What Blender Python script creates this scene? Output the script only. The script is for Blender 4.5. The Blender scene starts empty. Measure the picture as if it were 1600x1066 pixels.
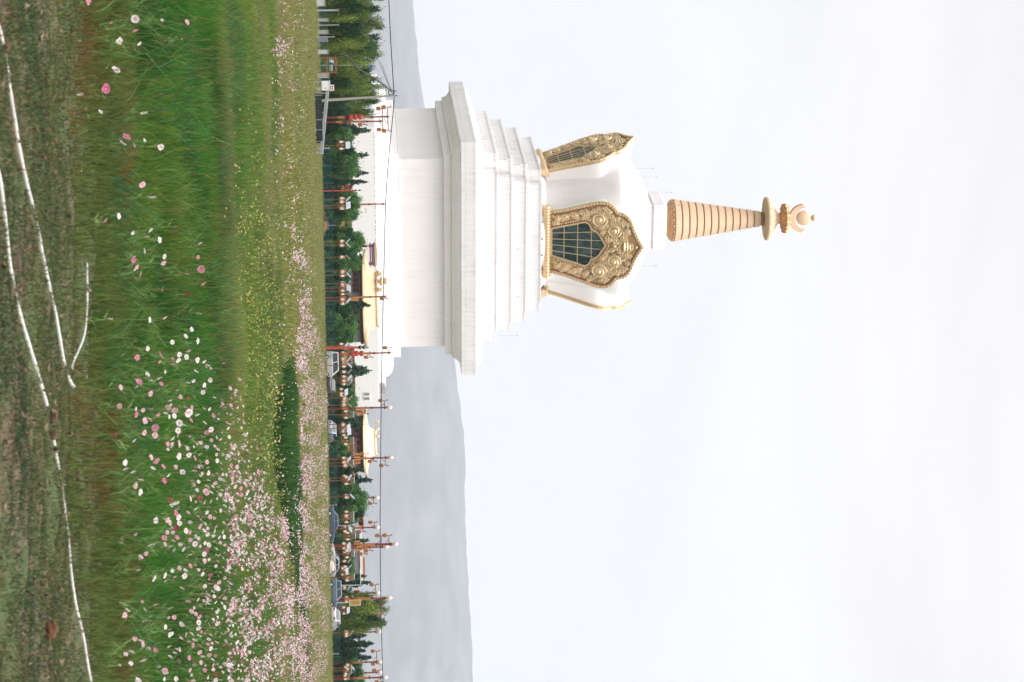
import bpy, bmesh, math, random
import numpy as np
from mathutils import Vector, Matrix, noise as mnoise

random.seed(7); RNG = np.random.default_rng(7)
S = bpy.context.scene
C = S.collection
PI = math.pi

# ------------------------------------------------------------------ camera model
F, PITCH, ROLL, H = 3619.0, math.radians(4.139), math.radians(1.191), 1.7
cp, sp, cr, sr = math.cos(PITCH), math.sin(PITCH), math.cos(ROLL), math.sin(ROLL)

def ray(px, py):
    u, v = py - 533.0, px - 800.0
    u2, v2 = u * cr + v * sr, -u * sr + v * cr
    return u2, F * cp - v2 * sp, F * sp + v2 * cp

def un(px, py, Y):
    x, y, z = ray(px, py)
    t = Y / y
    return Vector((x * t, Y, H + z * t))

def gz(Y):                       # the meadow falls gently away from the camera
    return -min(max(Y, -100.0), 330.0) / 300.0

def on_ground(px, py, h=0.0):
    x, y, z = ray(px, py)
    t = -(H - h) / (z + y / 300.0)
    return Vector((x * t, y * t, H + z * t))

def at(py, Y, px=535):           # a point on the ground at depth Y
    p = un(px, py, Y)
    return Vector((p.x, Y, gz(Y)))

def mpp(Y): return Y / F

def project(X, Y, Z):
    Z = Z - H
    d = Y * cp + Z * sp
    u_, v_ = F * X / d, F * (-Y * sp + Z * cp) / d
    return u_ * sr + v_ * cr + 800, u_ * cr - v_ * sr + 533

# ------------------------------------------------------------------ materials
def new_mat(name):
    m = bpy.data.materials.new(name); m.use_nodes = True
    return m, m.node_tree.nodes, m.node_tree.links, m.node_tree.nodes['Principled BSDF']

def mat(name, col, rough=0.6, metal=0.0, var=0.12, scale=3.0, spec=0.4, bump=0.0, coat=0.0):
    m, n, l, b = new_mat(name)
    tc = n.new('ShaderNodeTexCoord'); nz = n.new('ShaderNodeTexNoise')
    nz.inputs['Scale'].default_value = scale; nz.inputs['Detail'].default_value = 6
    l.new(tc.outputs['Object'], nz.inputs['Vector'])
    mx = n.new('ShaderNodeMix'); mx.data_type = 'RGBA'
    mx.inputs['A'].default_value = (*[c * (1 - var) for c in col], 1)
    mx.inputs['B'].default_value = (*[min(1, c * (1 + var)) for c in col], 1)
    l.new(nz.outputs['Fac'], mx.inputs['Factor']); l.new(mx.outputs['Result'], b.inputs['Base Color'])
    b.inputs['Roughness'].default_value = rough; b.inputs['Metallic'].default_value = metal
    b.inputs['Specular IOR Level'].default_value = spec
    if coat: b.inputs['Coat Weight'].default_value = coat
    if bump:
        bp = n.new('ShaderNodeBump'); bp.inputs['Strength'].default_value = bump
        l.new(nz.outputs['Fac'], bp.inputs['Height']); l.new(bp.outputs['Normal'], b.inputs['Normal'])
    return m

def tint_mat(name, rough=0.6, translucent=0.0, spec=0.25):
    m, n, l, b = new_mat(name)
    a = n.new('ShaderNodeAttribute'); a.attribute_name = 'tint'
    l.new(a.outputs['Color'], b.inputs['Base Color'])
    b.inputs['Roughness'].default_value = rough; b.inputs['Specular IOR Level'].default_value = spec
    if translucent:
        tr = n.new('ShaderNodeBsdfTranslucent'); l.new(a.outputs['Color'], tr.inputs['Color'])
        mx = n.new('ShaderNodeMixShader'); mx.inputs[0].default_value = translucent
        l.new(b.outputs[0], mx.inputs[1]); l.new(tr.outputs[0], mx.inputs[2])
        l.new(mx.outputs[0], n['Material Output'].inputs['Surface'])
    return m

def math_node(n, l, op, a, b=None, c=None):
    q = n.new('ShaderNodeMath'); q.operation = op
    for i, v in enumerate((a, b, c)):
        if v is None: continue
        if isinstance(v, (int, float)): q.inputs[i].default_value = v
        else: l.new(v, q.inputs[i])
    return q.outputs[0]

def stone_mat(name, col, grime=0.25, block=(1.3, 0.95), seam=0.25, polar=0):
    """white facing stone: block-to-block tone, thin joints, vertical rain streaks"""
    m, n, l, b = new_mat(name)
    tc = n.new('ShaderNodeTexCoord'); sx = n.new('ShaderNodeSeparateXYZ'); l.new(tc.outputs['Object'], sx.inputs[0])
    if polar:
        u = math_node(n, l, 'MULTIPLY', math_node(n, l, 'ARCTAN2', sx.outputs[0], sx.outputs[1]), polar)
    else:
        ns = n.new('ShaderNodeSeparateXYZ'); l.new(tc.outputs['Normal'], ns.inputs[0])
        side = math_node(n, l, 'GREATER_THAN', math_node(n, l, 'ABSOLUTE', ns.outputs[0]), math_node(n, l, 'ABSOLUTE', ns.outputs[1]))
        u = math_node(n, l, 'ADD', math_node(n, l, 'MULTIPLY', side, sx.outputs[1]),
                      math_node(n, l, 'MULTIPLY', math_node(n, l, 'SUBTRACT', 1.0, side), sx.outputs[0]))
    z = sx.outputs[2]
    cu, cz = math_node(n, l, 'DIVIDE', u, block[0]), math_node(n, l, 'DIVIDE', z, block[1])
    cell = n.new('ShaderNodeCombineXYZ')
    l.new(math_node(n, l, 'FLOOR', cu), cell.inputs[0]); l.new(math_node(n, l, 'FLOOR', cz), cell.inputs[1])
    wn = n.new('ShaderNodeTexWhiteNoise'); wn.noise_dimensions = '2D'; l.new(cell.outputs[0], wn.inputs['Vector'])
    # rain streaks: noise stretched along z
    sv = n.new('ShaderNodeCombineXYZ')
    l.new(math_node(n, l, 'MULTIPLY', u, 1.6), sv.inputs[0]); l.new(math_node(n, l, 'MULTIPLY', z, 0.16), sv.inputs[1])
    nz = n.new('ShaderNodeTexNoise'); nz.inputs['Scale'].default_value = 1.0; nz.inputs['Detail'].default_value = 5; l.new(sv.outputs[0], nz.inputs['Vector'])
    big = n.new('ShaderNodeTexNoise'); big.inputs['Scale'].default_value = 0.11; big.inputs['Detail'].default_value = 3; l.new(tc.outputs['Object'], big.inputs['Vector'])
    st = n.new('ShaderNodeMapRange'); st.inputs[1].default_value = .48; st.inputs[2].default_value = .72; l.new(nz.outputs['Fac'], st.inputs[0])
    bg = n.new('ShaderNodeMapRange'); bg.inputs[1].default_value = .38; bg.inputs[2].default_value = .62; l.new(big.outputs['Fac'], bg.inputs[0])
    g = math_node(n, l, 'MULTIPLY', math_node(n, l, 'ADD', st.outputs[0], math_node(n, l, 'MULTIPLY', wn.outputs['Value'], 0.55)), math_node(n, l, 'ADD', .35, bg.outputs[0]))
    # joints
    fu = math_node(n, l, 'LESS_THAN', math_node(n, l, 'FRACT', cu), 0.05)
    fz = math_node(n, l, 'LESS_THAN', math_node(n, l, 'FRACT', cz), 0.07)
    j = math_node(n, l, 'MULTIPLY', math_node(n, l, 'MAXIMUM', fu, fz), seam)
    f = math_node(n, l, 'MINIMUM', math_node(n, l, 'ADD', math_node(n, l, 'MULTIPLY', g, grime), j), 1.0)
    mx = n.new('ShaderNodeMix'); mx.data_type = 'RGBA'
    mx.inputs['A'].default_value = (*col, 1); mx.inputs['B'].default_value = (col[0] * .60, col[1] * .57, col[2] * .56, 1)
    l.new(f, mx.inputs['Factor']); l.new(mx.outputs['Result'], b.inputs['Base Color'])
    b.inputs['Roughness'].default_value = 0.55; b.inputs['Specular IOR Level'].default_value = 0.3
    return m

M = {}
M['plaster'] = stone_mat('white plaster', (.82, .795, .79), .13, (3.1, 2.4), .05)
M['plaster2'] = mat('podium plaster', (.83, .81, .80), .75, 0, .03, .3, .2)
M['stone'] = stone_mat('white facing stone', (.795, .78, .785), .30, (.95, 1.36), .42)
M['roofstone'] = stone_mat('white dome panels', (.77, .76, .765), .16, (1.9, 1.6), .40, polar=12)
M['podstone'] = stone_mat('white podium stone', (.82, .81, .81), .3, (1.8, 1.2), .14)
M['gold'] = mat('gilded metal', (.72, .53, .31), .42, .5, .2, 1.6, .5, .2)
M['gold_field'] = mat('shaded gilding', (.56, .37, .18), .5, .4, .35, 2.2, .4, .3)  # darker gilding paints recess shade behind the raised scrollwork
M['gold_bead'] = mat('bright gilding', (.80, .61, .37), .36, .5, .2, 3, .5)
M['rosegold'] = mat('copper gold cladding', (.76, .55, .37), .55, .25, .09, .5, .4, .05)
M['rosegold2'] = mat('brown gilt relief', (.56, .34, .17), .45, .55, .2, 1.4, .4, .3)
M['groove'] = mat('dark copper groove', (.34, .18, .10), .6, .3, .1)
M['red_inset'] = mat('red enamel inset', (.36, .09, .055), .5, .1, .35, 2.5)
M['blue_inset'] = mat('blue grey enamel', (.28, .30, .42), .4, .1, .2)
def glass_mat():
    m, n, l, b = new_mat('dark teal glass')
    tc = n.new('ShaderNodeTexCoord'); mp = n.new('ShaderNodeMapping'); mp.inputs['Scale'].default_value = (.7, .7, .35)
    l.new(tc.outputs['Object'], mp.inputs[0])
    nz = n.new('ShaderNodeTexNoise'); nz.inputs['Scale'].default_value = 1.1; nz.inputs['Detail'].default_value = 7; nz.inputs['Distortion'].default_value = 1.5
    l.new(mp.outputs[0], nz.inputs['Vector'])
    r = n.new('ShaderNodeValToRGB'); e = r.color_ramp.elements
    e[0].position = .42; e[0].color = (.008, .025, .03, 1); e[1].position = .72; e[1].color = (.09, .15, .15, 1)  # pale noise blotches paint the light shapes inside the glass
    l.new(nz.outputs['Fac'], r.inputs[0]); l.new(r.outputs[0], b.inputs['Base Color'])
    b.inputs['Roughness'].default_value = .16; b.inputs['Specular IOR Level'].default_value = .32
    bp = n.new('ShaderNodeBump'); bp.inputs['Strength'].default_value = .04; l.new(nz.outputs['Fac'], bp.inputs['Height']); l.new(bp.outputs[0], b.inputs['Normal'])
    return m
M['glass'] = glass_mat()
M['foliage'] = tint_mat('leaves', .6, .12, .08)
M['blade'] = tint_mat('grass blades', .6, .28, .06)
M['petal'] = tint_mat('petals', .6, .3)
M['litter'] = tint_mat('dry leaves', .8, .1)
M['bark'] = mat('bark', (.055, .04, .03), .9, 0, .4, 6)
M['lampbrown'] = mat('bronze lamp metal', (.27, .12, .045), .45, .3, .2)
M['globe'] = mat('opal glass globe', (.74, .62, .53), .4, 0, .03)
M['panel'] = mat('solar panel', (.20, .22, .27), .4, .1, .1)
M['panelrim'] = mat('pale panel frame', (.52, .50, .48), .5)
M['redpost'] = mat('red lacquer post', (.17, .030, .022), .5, 0, .25, 1.2)
M['orange'] = mat('ochre lacquer', (.36, .145, .05), .5, 0, .2, 1.5)
M['yellowpaint'] = mat('yellow painted board', (.50, .32, .08), .55, 0, .3, 2)
M['lantern'] = mat('red silk lantern', (.42, .05, .03), .5, 0, .1)
M['grey_metal'] = mat('galvanised steel', (.42, .44, .46), .5, .4, .1)
M['concrete'] = mat('concrete', (.33, .31, .28), .85, 0, .15, 2)
M['black'] = mat('black cable', (.012, .012, .014), .6, 0, .1)
M['tealwire'] = mat('green coated wire', (.02, .12, .11), .5, 0, .2)
M['white_paint'] = mat('white paint', (.78, .76, .74), .4, 0, .04)
M['beige'] = mat('beige canvas', (.42, .36, .30), .8, 0, .2)
M['darkpanel'] = mat('dark barrier sheet', (.014, .022, .024), .7, 0, .4, 2)
M['tan_roof'] = mat('gilded roof tiles', (.55, .41, .26), .55, .2, .12, 2, .4, .1)
M['cream_roof'] = mat('pale gilded roof', (.70, .57, .38), .55, .25, .1, 2, .4, .1)
M['brown_wall'] = mat('dark timber', (.10, .07, .05), .7, 0, .3)
M['ochre_wall'] = mat('ochre wall', (.50, .27, .10), .75, 0, .2)
M['grey_wall'] = mat('grey painted wall', (.22, .21, .24), .7, 0, .15)
M['dark_win'] = mat('dark window', (.02, .025, .035), .15)
M['redtrim'] = mat('red trim', (.30, .06, .04), .6, 0, .2)
M['greensign'] = mat('green sign face', (.004, .09, .075), .45, 0, .05)
M['woodframe'] = mat('brown timber frame', (.24, .09, .03), .6, 0, .2)
M['blueflag'] = mat('blue flag cloth', (.05, .11, .42), .7)
M['tyre'] = mat('tyre rubber', (.012, .012, .012), .85)
M['carglass'] = mat('car glass', (.02, .035, .05), .08, 0, .05, 3, .6)
M['chrome'] = mat('chrome', (.7, .7, .7), .2, .9)
M['carwhite'] = mat('white car paint', (.44, .43, .42), .35, 0, .04, 3, .5, 0, .6)
M['carsilver'] = mat('silver car paint', (.36, .42, .47), .3, .5, .03, 3, .5, 0, .6)
M['carblue'] = mat('blue car paint', (.07, .12, .19), .3, .3, .03, 3, .5, 0, .6)
M['carblue2'] = mat('slate blue car paint', (.14, .20, .26), .3, .4, .03, 3, .5, 0, .6)
M['cardark'] = mat('black car paint', (.018, .02, .024), .25, .2, .03, 3, .5, 0, .6)
M['hose'] = mat('muddy white hose', (.46, .45, .41), .6, 0, .42, 7)
M['plasticbag'] = mat('crumpled white plastic', (.7, .66, .64), .5, 0, .2, 20)
M['rock'] = mat('brown stone', (.10, .048, .025), .9, 0, .5, 22, .2, .5)
M['stick'] = mat('dark twig', (.02, .02, .018), .9)
M['clod'] = mat('dirt clod', (.085, .052, .034), .95, 0, .5, 30, .1, .8)
M['stem'] = mat('green stem', (.12, .21, .05), .6, 0, .2)
M['flowereye'] = mat('yellow flower centre', (.55, .34, .03), .8, 0, .2, 60)
def petal_mat(name, inner, outer):
    """petals deepen towards the eye and carry fine veins"""
    m, n, l, b = new_mat(name)
    tc = n.new('ShaderNodeTexCoord'); ln = n.new('ShaderNodeVectorMath'); ln.operation = 'LENGTH'; l.new(tc.outputs['Object'], ln.inputs[0])
    nz = n.new('ShaderNodeTexNoise'); nz.inputs['Scale'].default_value = 3.0; nz.inputs['Detail'].default_value = 5; l.new(tc.outputs['Object'], nz.inputs['Vector'])
    rm = n.new('ShaderNodeMapRange'); rm.inputs[1].default_value = .15; rm.inputs[2].default_value = .85; l.new(ln.outputs['Value'], rm.inputs[0])
    f = math_node(n, l, 'MULTIPLY', rm.outputs[0], math_node(n, l, 'ADD', .45, nz.outputs['Fac']))
    mx = n.new('ShaderNodeMix'); mx.data_type = 'RGBA'; mx.inputs['A'].default_value = (*inner, 1); mx.inputs['B'].default_value = (*outer, 1); l.new(f, mx.inputs['Factor'])
    l.new(mx.outputs['Result'], b.inputs['Base Color']); b.inputs['Roughness'].default_value = .65; b.inputs['Specular IOR Level'].default_value = .2
    tr = n.new('ShaderNodeBsdfTranslucent'); l.new(mx.outputs['Result'], tr.inputs['Color']); ms = n.new('ShaderNodeMixShader'); ms.inputs[0].default_value = .25
    l.new(b.outputs[0], ms.inputs[1]); l.new(tr.outputs[0], ms.inputs[2]); l.new(ms.outputs[0], n['Material Output'].inputs['Surface'])
    return m
M['petal_white'] = petal_mat('white petals', (.52, .36, .38), (.76, .69, .68))
M['petal_pale'] = petal_mat('pale pink petals', (.50, .20, .28), (.66, .43, .47))
M['petal_pink'] = petal_mat('pink petals', (.40, .08, .18), (.58, .25, .34))
M['petal_deep'] = petal_mat('deep pink petals', (.34, .05, .14), (.50, .14, .26))
M['petal_red'] = petal_mat('crimson petals', (.12, .01, .02), (.27, .02, .05))

# ------------------------------------------------------------------ object helpers
class MB:
    def __init__(s): s.v = []; s.f = []; s.mi = []
    def add(s, verts, faces, mi=0, mx=None):
        o = len(s.v)
        s.v += [tuple(mx @ Vector(p)) if mx else tuple(p) for p in verts]
        s.f += [tuple(i + o for i in f) for f in faces]; s.mi += [mi] * len(faces)
    def box(s, x0, x1, y0, y1, z0, z1, mi=0, mx=None):
        s.add([(x0, y0, z0), (x1, y0, z0), (x1, y1, z0), (x0, y1, z0), (x0, y0, z1), (x1, y0, z1), (x1, y1, z1), (x0, y1, z1)],
              [(0, 3, 2, 1), (4, 5, 6, 7), (0, 1, 5, 4), (1, 2, 6, 5), (2, 3, 7, 6), (3, 0, 4, 7)], mi, mx)
    def tube(s, pts, r, n=8, mi=0, cap=True):
        pts = [Vector(p) for p in pts]; rs = r if isinstance(r, (list, tuple)) else [r] * len(pts)
        V = []; Fc = []
        for i, p in enumerate(pts):
            t = (pts[min(i + 1, len(pts) - 1)] - pts[max(i - 1, 0)]).normalized()
            a = t.orthogonal().normalized() if i == 0 else (pa - t * pa.dot(t)).normalized()
            pa = a; b = t.cross(a)
            V += [p + (a * math.cos(2 * PI * k / n) + b * math.sin(2 * PI * k / n)) * rs[i] for k in range(n)]
        for i in range(len(pts) - 1):
            Fc += [(i * n + k, i * n + (k + 1) % n, (i + 1) * n + (k + 1) % n, (i + 1) * n + k) for k in range(n)]
        if cap: Fc += [tuple(range(n))[::-1], tuple((len(pts) - 1) * n + k for k in range(n))]
        s.add(V, Fc, mi)
    def lathe(s, prof, n=24, mi=0, mx=None):
        V = []; Fc = []
        for r, z in prof: V += [(r * math.cos(2 * PI * k / n), r * math.sin(2 * PI * k / n), z) for k in range(n)]
        for i in range(len(prof) - 1):
            Fc += [(i * n + k, i * n + (k + 1) % n, (i + 1) * n + (k + 1) % n, (i + 1) * n + k) for k in range(n)]
        Fc += [tuple(range(n))[::-1], tuple((len(prof) - 1) * n + k for k in range(n))]
        s.add(V, Fc, mi, mx)
    def stack(s, poly, prof, mi=0):
        """loft of a plan polygon (half-width 1) through (half-width, z) rings"""
        V = []; Fc = []; n = len(poly)
        for a, z in prof: V += [(x * a, y * a, z) for x, y in poly]
        for i in range(len(prof) - 1):
            Fc += [(i * n + k, i * n + (k + 1) % n, (i + 1) * n + (k + 1) % n, (i + 1) * n + k) for k in range(n)]
        Fc += [tuple(range(n))[::-1], tuple((len(prof) - 1) * n + k for k in range(n))]
        s.add(V, Fc, mi)
    def prism(s, outline, y0, y1, mi=0, mx=None):
        """outline in x,z extruded along y"""
        n = len(outline)
        V = [(x, y0, z) for x, z in outline] + [(x, y1, z) for x, z in outline]
        Fc = [tuple(range(n)), tuple(range(2 * n - 1, n - 1, -1))] + [(k, k + n, (k + 1) % n + n, (k + 1) % n) for k in range(n)]
        s.add(V, Fc, mi, mx)
    def build(s, name, mats, parent=None, smooth=False, bevel=0, loc=None):
        me = bpy.data.meshes.new(name); me.from_pydata(s.v, [], s.f)
        for m in (mats if isinstance(mats, (list, tuple)) else [mats]): me.materials.append(m)
        if any(s.mi): me.polygons.foreach_set('material_index', s.mi)
        bm = bmesh.new(); bm.from_mesh(me); bmesh.ops.recalc_face_normals(bm, faces=bm.faces); bm.to_mesh(me); bm.free()
        o = bpy.data.objects.new(name, me); C.objects.link(o)
        if parent: o.parent = parent
        if loc is not None: o.location = loc
        if smooth: me.polygons.foreach_set('use_smooth', [True] * len(me.polygons)); 
        if smooth and smooth != 'all': me.set_sharp_from_angle(angle=math.radians(38))
        if bevel:
            b = o.modifiers.new('bevel', 'BEVEL'); b.width = bevel; b.segments = 2; b.limit_method = 'ANGLE'
        return o

def tag(o, label=None, cat=None, group=None, kind=None):
    if label: o['label'] = label
    if cat: o['category'] = cat
    if group: o['group'] = group
    if kind: o['kind'] = kind
    return o

def thing(name, label, cat, loc=(0, 0, 0), rz=0, group=None):
    o = bpy.data.objects.new(name, None); C.objects.link(o); o.empty_display_size = .2
    o.location = loc; o.rotation_euler.z = rz
    return tag(o, label, cat, group)

def copy_tree(o, parent=None):
    c = o.copy(); C.objects.link(c)
    if parent: c.parent = parent
    for ch in list(o.children): copy_tree(ch, c)
    return c

def fast_mesh(name, verts, quads, tint, material, parent=None):
    """verts (N,3), quads (Q,4), tint (N,3)"""
    me = bpy.data.meshes.new(name)
    me.vertices.add(len(verts)); me.vertices.foreach_set('co', np.asarray(verts, np.float32).ravel())
    q = np.asarray(quads, np.int32); k = q.shape[1]
    me.loops.add(q.size); me.loops.foreach_set('vertex_index', q.ravel())
    me.polygons.add(len(q)); me.polygons.foreach_set('loop_start', np.arange(0, q.size, k, dtype=np.int32))
    me.polygons.foreach_set('loop_total', np.full(len(q), k, np.int32))
    me.update(calc_edges=True)
    if tint is not None:
        a = me.color_attributes.new('tint', 'FLOAT_COLOR', 'POINT')
        a.data.foreach_set('color', np.concatenate([tint, np.ones((len(verts), 1))], 1).astype(np.float32).ravel())
    me.materials.append(material)
    o = bpy.data.objects.new(name, me); C.objects.link(o)
    if parent: o.parent = parent
    return o

# ------------------------------------------------------------------ stupa
TH = math.radians(20.436)
CX, CY, GB = -21.957, 430.0, gz(430)
STUPA_Y = CY
SQ = [(-1, -1), (1, -1), (1, 1), (-1, 1)]
def redent(k=.14):
    q = 1 - k
    return [(-q, -1), (q, -1), (q, -q), (1, -q), (1, q), (q, q), (q, 1), (-q, 1), (-q, q), (-1, q), (-1, -q), (-q, -q)]
zz = lambda z: z - GB

st = thing('stupa', 'giant white Buddhist stupa with gilded niches, stepped terraces and a ringed golden spire', 'stupa', (CX, CY, GB), TH)
m = MB(); m.stack(SQ, [(19.0, zz(10.4)), (19.0, zz(11.8))]); m.build('plinth', M['plaster2'], st, bevel=.08)
m = MB(); m.stack(SQ, [(17.6, zz(11.8)), (17.6, zz(19.9))]); m.build('base_wall', M['plaster'], st, bevel=.05)
m = MB()
m.stack(SQ, [(18.75, zz(19.85)), (18.75, zz(21.1))])
m.stack(SQ, [(19.3, zz(21.1)), (19.35, zz(21.45)), (19.5, zz(21.85)), (19.75, zz(22.2)), (20.1, zz(22.5)), (20.2, zz(22.63))])
m.build('lower_cornice', M['plaster'], st, bevel=.06)
m = MB(); m.stack(SQ, [(21.72, zz(22.63)), (21.72, zz(25.34))]); m.build('cornice', M['stone'], st, bevel=.06)
m = MB(); m.stack(SQ, [(20.5, zz(25.34)), (20.45, zz(25.7)), (20.25, zz(26.05)), (19.9, zz(26.35)), (19.4, zz(26.52)), (18.9, zz(26.56))]); m.build('cornice_cap', M['plaster2'], st, smooth=True)
zs = [26.5, 29.37, 32.09, 34.81, 37.62]
for i, a in enumerate((17.66, 16.23, 14.93, 13.43)):
    m = MB(); k = .16
    m.stack(redent(k), [(a, zz(zs[i])), (a, zz(zs[i + 1]) - .28), (a + .10, zz(zs[i + 1]) - .28), (a + .10, zz(zs[i + 1]))])
    t = m.build('terrace', M['stone'], st)
m = MB()
m.lathe([(12.6, zz(37.6)), (12.6, zz(38.1)), (12.3, zz(38.35)), (11.9, zz(38.6)), (11.9, zz(38.9))], 72); m.build('drum_base', M['plaster2'], st, smooth=True)
# dome body: an upturned bowl, wider at the shoulder
m = MB()
m.lathe([(11.0, zz(38.8)), (11.5, zz(41)), (12.4, zz(45)), (13.2, zz(48.5)), (13.8, zz(50.8)), (14.0, zz(52.0)), (13.9, zz(52.6)), (13.5, zz(53.2))], 96); m.build('dome', M['plaster'], st, smooth=True)
m = MB()
m.lathe([(13.75, zz(52.9)), (12.6, zz(54.2)), (11.0, zz(55.6)), (9.0, zz(56.9)), (7.0, zz(57.8)), (5.6, zz(58.4))], 96); m.build('dome_roof', M['roofstone'], st, smooth=True)
m = MB()
m.stack([(-1, -1), (1, -1), (1, 1), (-1, 1)], [(4.5, zz(58.0)), (4.5, zz(58.7))])
m.stack(SQ, [(4.05, zz(58.7)), (4.05, zz(59.2))])
m.stack(SQ, [(4.4, zz(59.2)), (4.4, zz(61.2)), (4.15, zz(61.7))])
m.build('harmika', M['stone'], st, bevel=.05)
# spire
sx0 = lambda x: zz(63.53 + (x - 1052) * .1212)
m = MB(); m.lathe([(3.0, zz(61.7)), (3.05, sx0(1043.5)), (3.4, sx0(1046)), (3.75, sx0(1050)), (3.95, sx0(1051))], 48)
for ring, zc, rr in ((0, sx0(1046.2), 3.42), (1, sx0(1049.0), 3.68)):
    for k in range(22):
        a = 2 * PI * (k + .5 * ring) / 22
        m.lathe([(.05, -.2), (.26, -.12), (.33, 0), (.26, .14), (.05, .2)], 8, 0, Matrix.Translation((rr * math.cos(a), rr * math.sin(a), zc)))
spire = m.build('spire', M['rosegold2'], st, smooth=True)
m = MB(); m.lathe([(3.6, sx0(1052)), (1.3, sx0(1186)), (1.2, sx0(1196))], 48); m.build('core', M['groove'], spire, smooth=True)
x0, n_r = 1051.5, 12
for k in range(n_r):
    xa, xb = x0 + k * 11.42, x0 + (k + 1) * 11.42 - 1.5
    ra = 3.98 + (1.62 - 3.98) * k / (n_r - 1) ; rb = ra - .17
    m = MB(); m.lathe([(ra - .12, sx0(xa)), (ra, sx0(xa + .8)), (rb, sx0(xb - .5)), (rb - .12, sx0(xb))], 48); m.build('ring', M['rosegold'], spire, smooth=True)
m = MB(); zr = sx0(1196)
m.lathe([(1.42, zr - .35), (3.7, zr - .1), (4.06, zr - .05), (4.1, zr + .25), (3.9, zr + .35), (3.3, zr + .75), (2.4, zr + 1.3), (1.5, zr + 1.85), (1.05, zr + 2.15), (.95, zr + 2.5)], 48)
for k in range(16):
    a = 2 * PI * k / 16; c_, s_ = math.cos(a), math.sin(a)
    m.tube([(3.8 * c_, 3.8 * s_, zr + .42), (2.6 * c_, 2.6 * s_, zr + 1.22), (1.2 * c_, 1.2 * s_, zr + 2.12)], [.2, .16, .07], 6)
m.build('umbrella', M['rosegold'], spire, smooth=True)
m = MB(); zc = zr + 2.45
m.lathe([(.85, zc), (1.2, zc + .3), (1.9, zc + 1.0), (2.15, zc + 1.35), (1.6, zc + 1.7), (1.0, zc + 2.0), (.8, zc + 2.15)], 32)
for k in range(12):
    a = 2 * PI * k / 12
    m.lathe([(.05, -.6), (.42, -.35), (.55, 0), (.36, .45), (.05, .85)], 8, 0, Matrix.Translation((2.35 * math.cos(a), 2.35 * math.sin(a), zc + 1.15)))
m.build('lotus_crown', M['rosegold2'], spire, smooth=True)
zm = zc + 2.1; mo = []; R1, R2 = 2.75, 2.2; cz1, cz2 = zm + 2.6, zm + 3.25
for k in range(25):
    a = math.radians(180 + 5 + 170 * k / 24); mo.append((R1 * math.cos(a), cz1 + R1 * math.sin(a)))
for k in range(25):
    a = math.radians(360 - 5 - 170 * k / 24); mo.append((R2 * math.cos(a), cz2 + R2 * math.sin(a)))
m = MB(); m.prism(mo, -.38, .38); m.build('moon', M['rosegold'], spire, bevel=.06)
zsun = cz1 + .05
m = MB(); mx = Matrix.Translation((0, 0, zsun)) @ Matrix.Rotation(PI / 2, 4, 'X')
m.lathe([(1.2, -.42), (1.36, -.3), (1.36, .3), (1.2, .42)], 36, 0, mx); m.build('sun_disc', M['rosegold'], spire, smooth=True)
m = MB(); m.lathe([(.12, zsun + 1.3), (.3, zsun + 1.42), (.58, zsun + 1.75), (.62, zsun + 1.98), (.45, zsun + 2.3), (.2, zsun + 2.55), (.05, zsun + 2.75)], 20); m.build('jewel', M['rosegold'], spire, smooth=True)

# niches -----------------------------------------------------------
KZ = 43.9
out_half = [(190, 250), (300, 281), (400, 311), (500, 340), (560, 356), (610, 361), (655, 354), (690, 332), (712, 306), (728, 282), (742, 277), (775, 272), (805, 255), (832, 226), (850, 188), (868, 135), (885, 96), (905, 60), (925, 26), (940, 0)]
win_half = [(190, 107), (300, 134), (400, 158), (440, 172), (470, 177), (490, 168), (505, 148), (513, 122), (535, 114), (560, 99), (580, 77), (600, 42), (628, 0)]
def outline(h, sc=1.0, base=190):
    r = [(w * sc / KZ, (t - base) / KZ) for t, w in h]
    return r + [(-x, z) for x, z in r[::-1] if x > 1e-6]
def ring_mesh(name, outer, inner, y0, y1, material, parent):
    bm = bmesh.new(); loops = []
    for ol in (outer, inner):
        vs = [bm.verts.new((x, y0, z)) for x, z in ol]
        loops.append([bm.edges.new((vs[i], vs[(i + 1) % len(vs)])) for i in range(len(vs))])
    bmesh.ops.triangle_fill(bm, use_beauty=True, use_dissolve=False, edges=[e for l in loops for e in l])
    g = bmesh.ops.extrude_face_region(bm, geom=list(bm.faces))
    for e in g['geom']:
        if isinstance(e, bmesh.types.BMVert): e.co.y = y1
    bmesh.ops.recalc_face_normals(bm, faces=bm.faces)
    me = bpy.data.meshes.new(name); bm.to_mesh(me); bm.free(); me.materials.append(material)
    o = bpy.data.objects.new(name, me); C.objects.link(o); o.parent = parent
    return o
def inset(ol, d):
    """shift an outline inwards by d"""
    n = len(ol); r = []
    for i in range(n):
        p0, p1, p2 = Vector(ol[i - 1]), Vector(ol[i]), Vector(ol[(i + 1) % n])
        a, b = (p1 - p0), (p2 - p1)
        na = Vector((-a.y, a.x)).normalized(); nb = Vector((-b.y, b.x)).normalized()
        q = na + nb
        q = q / max(.6, q.length_squared / 2) if q.length > 1e-6 else na
        r.append(tuple(p1 + q * d))
    return r
def along(ol, step):
    pts = []; n = len(ol); carry = 0
    for i in range(n):
        a, b = Vector(ol[i]), Vector(ol[(i + 1) % n]); L = (b - a).length; d = carry
        while d < L: pts.append(a + (b - a) * (d / L)); d += step
        carry = d - L
    return pts
def boss(mb, x, z, r, y, h):
    mb.lathe([(r, 0), (r * .98, h * .25), (r * .86, h * .55), (r * .62, h * .85), (r * .3, h), (.02, h * 1.03)], 18, 0, Matrix.Translation((x, y, z)) @ Matrix.Rotation(PI / 2, 4, 'X'))
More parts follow.
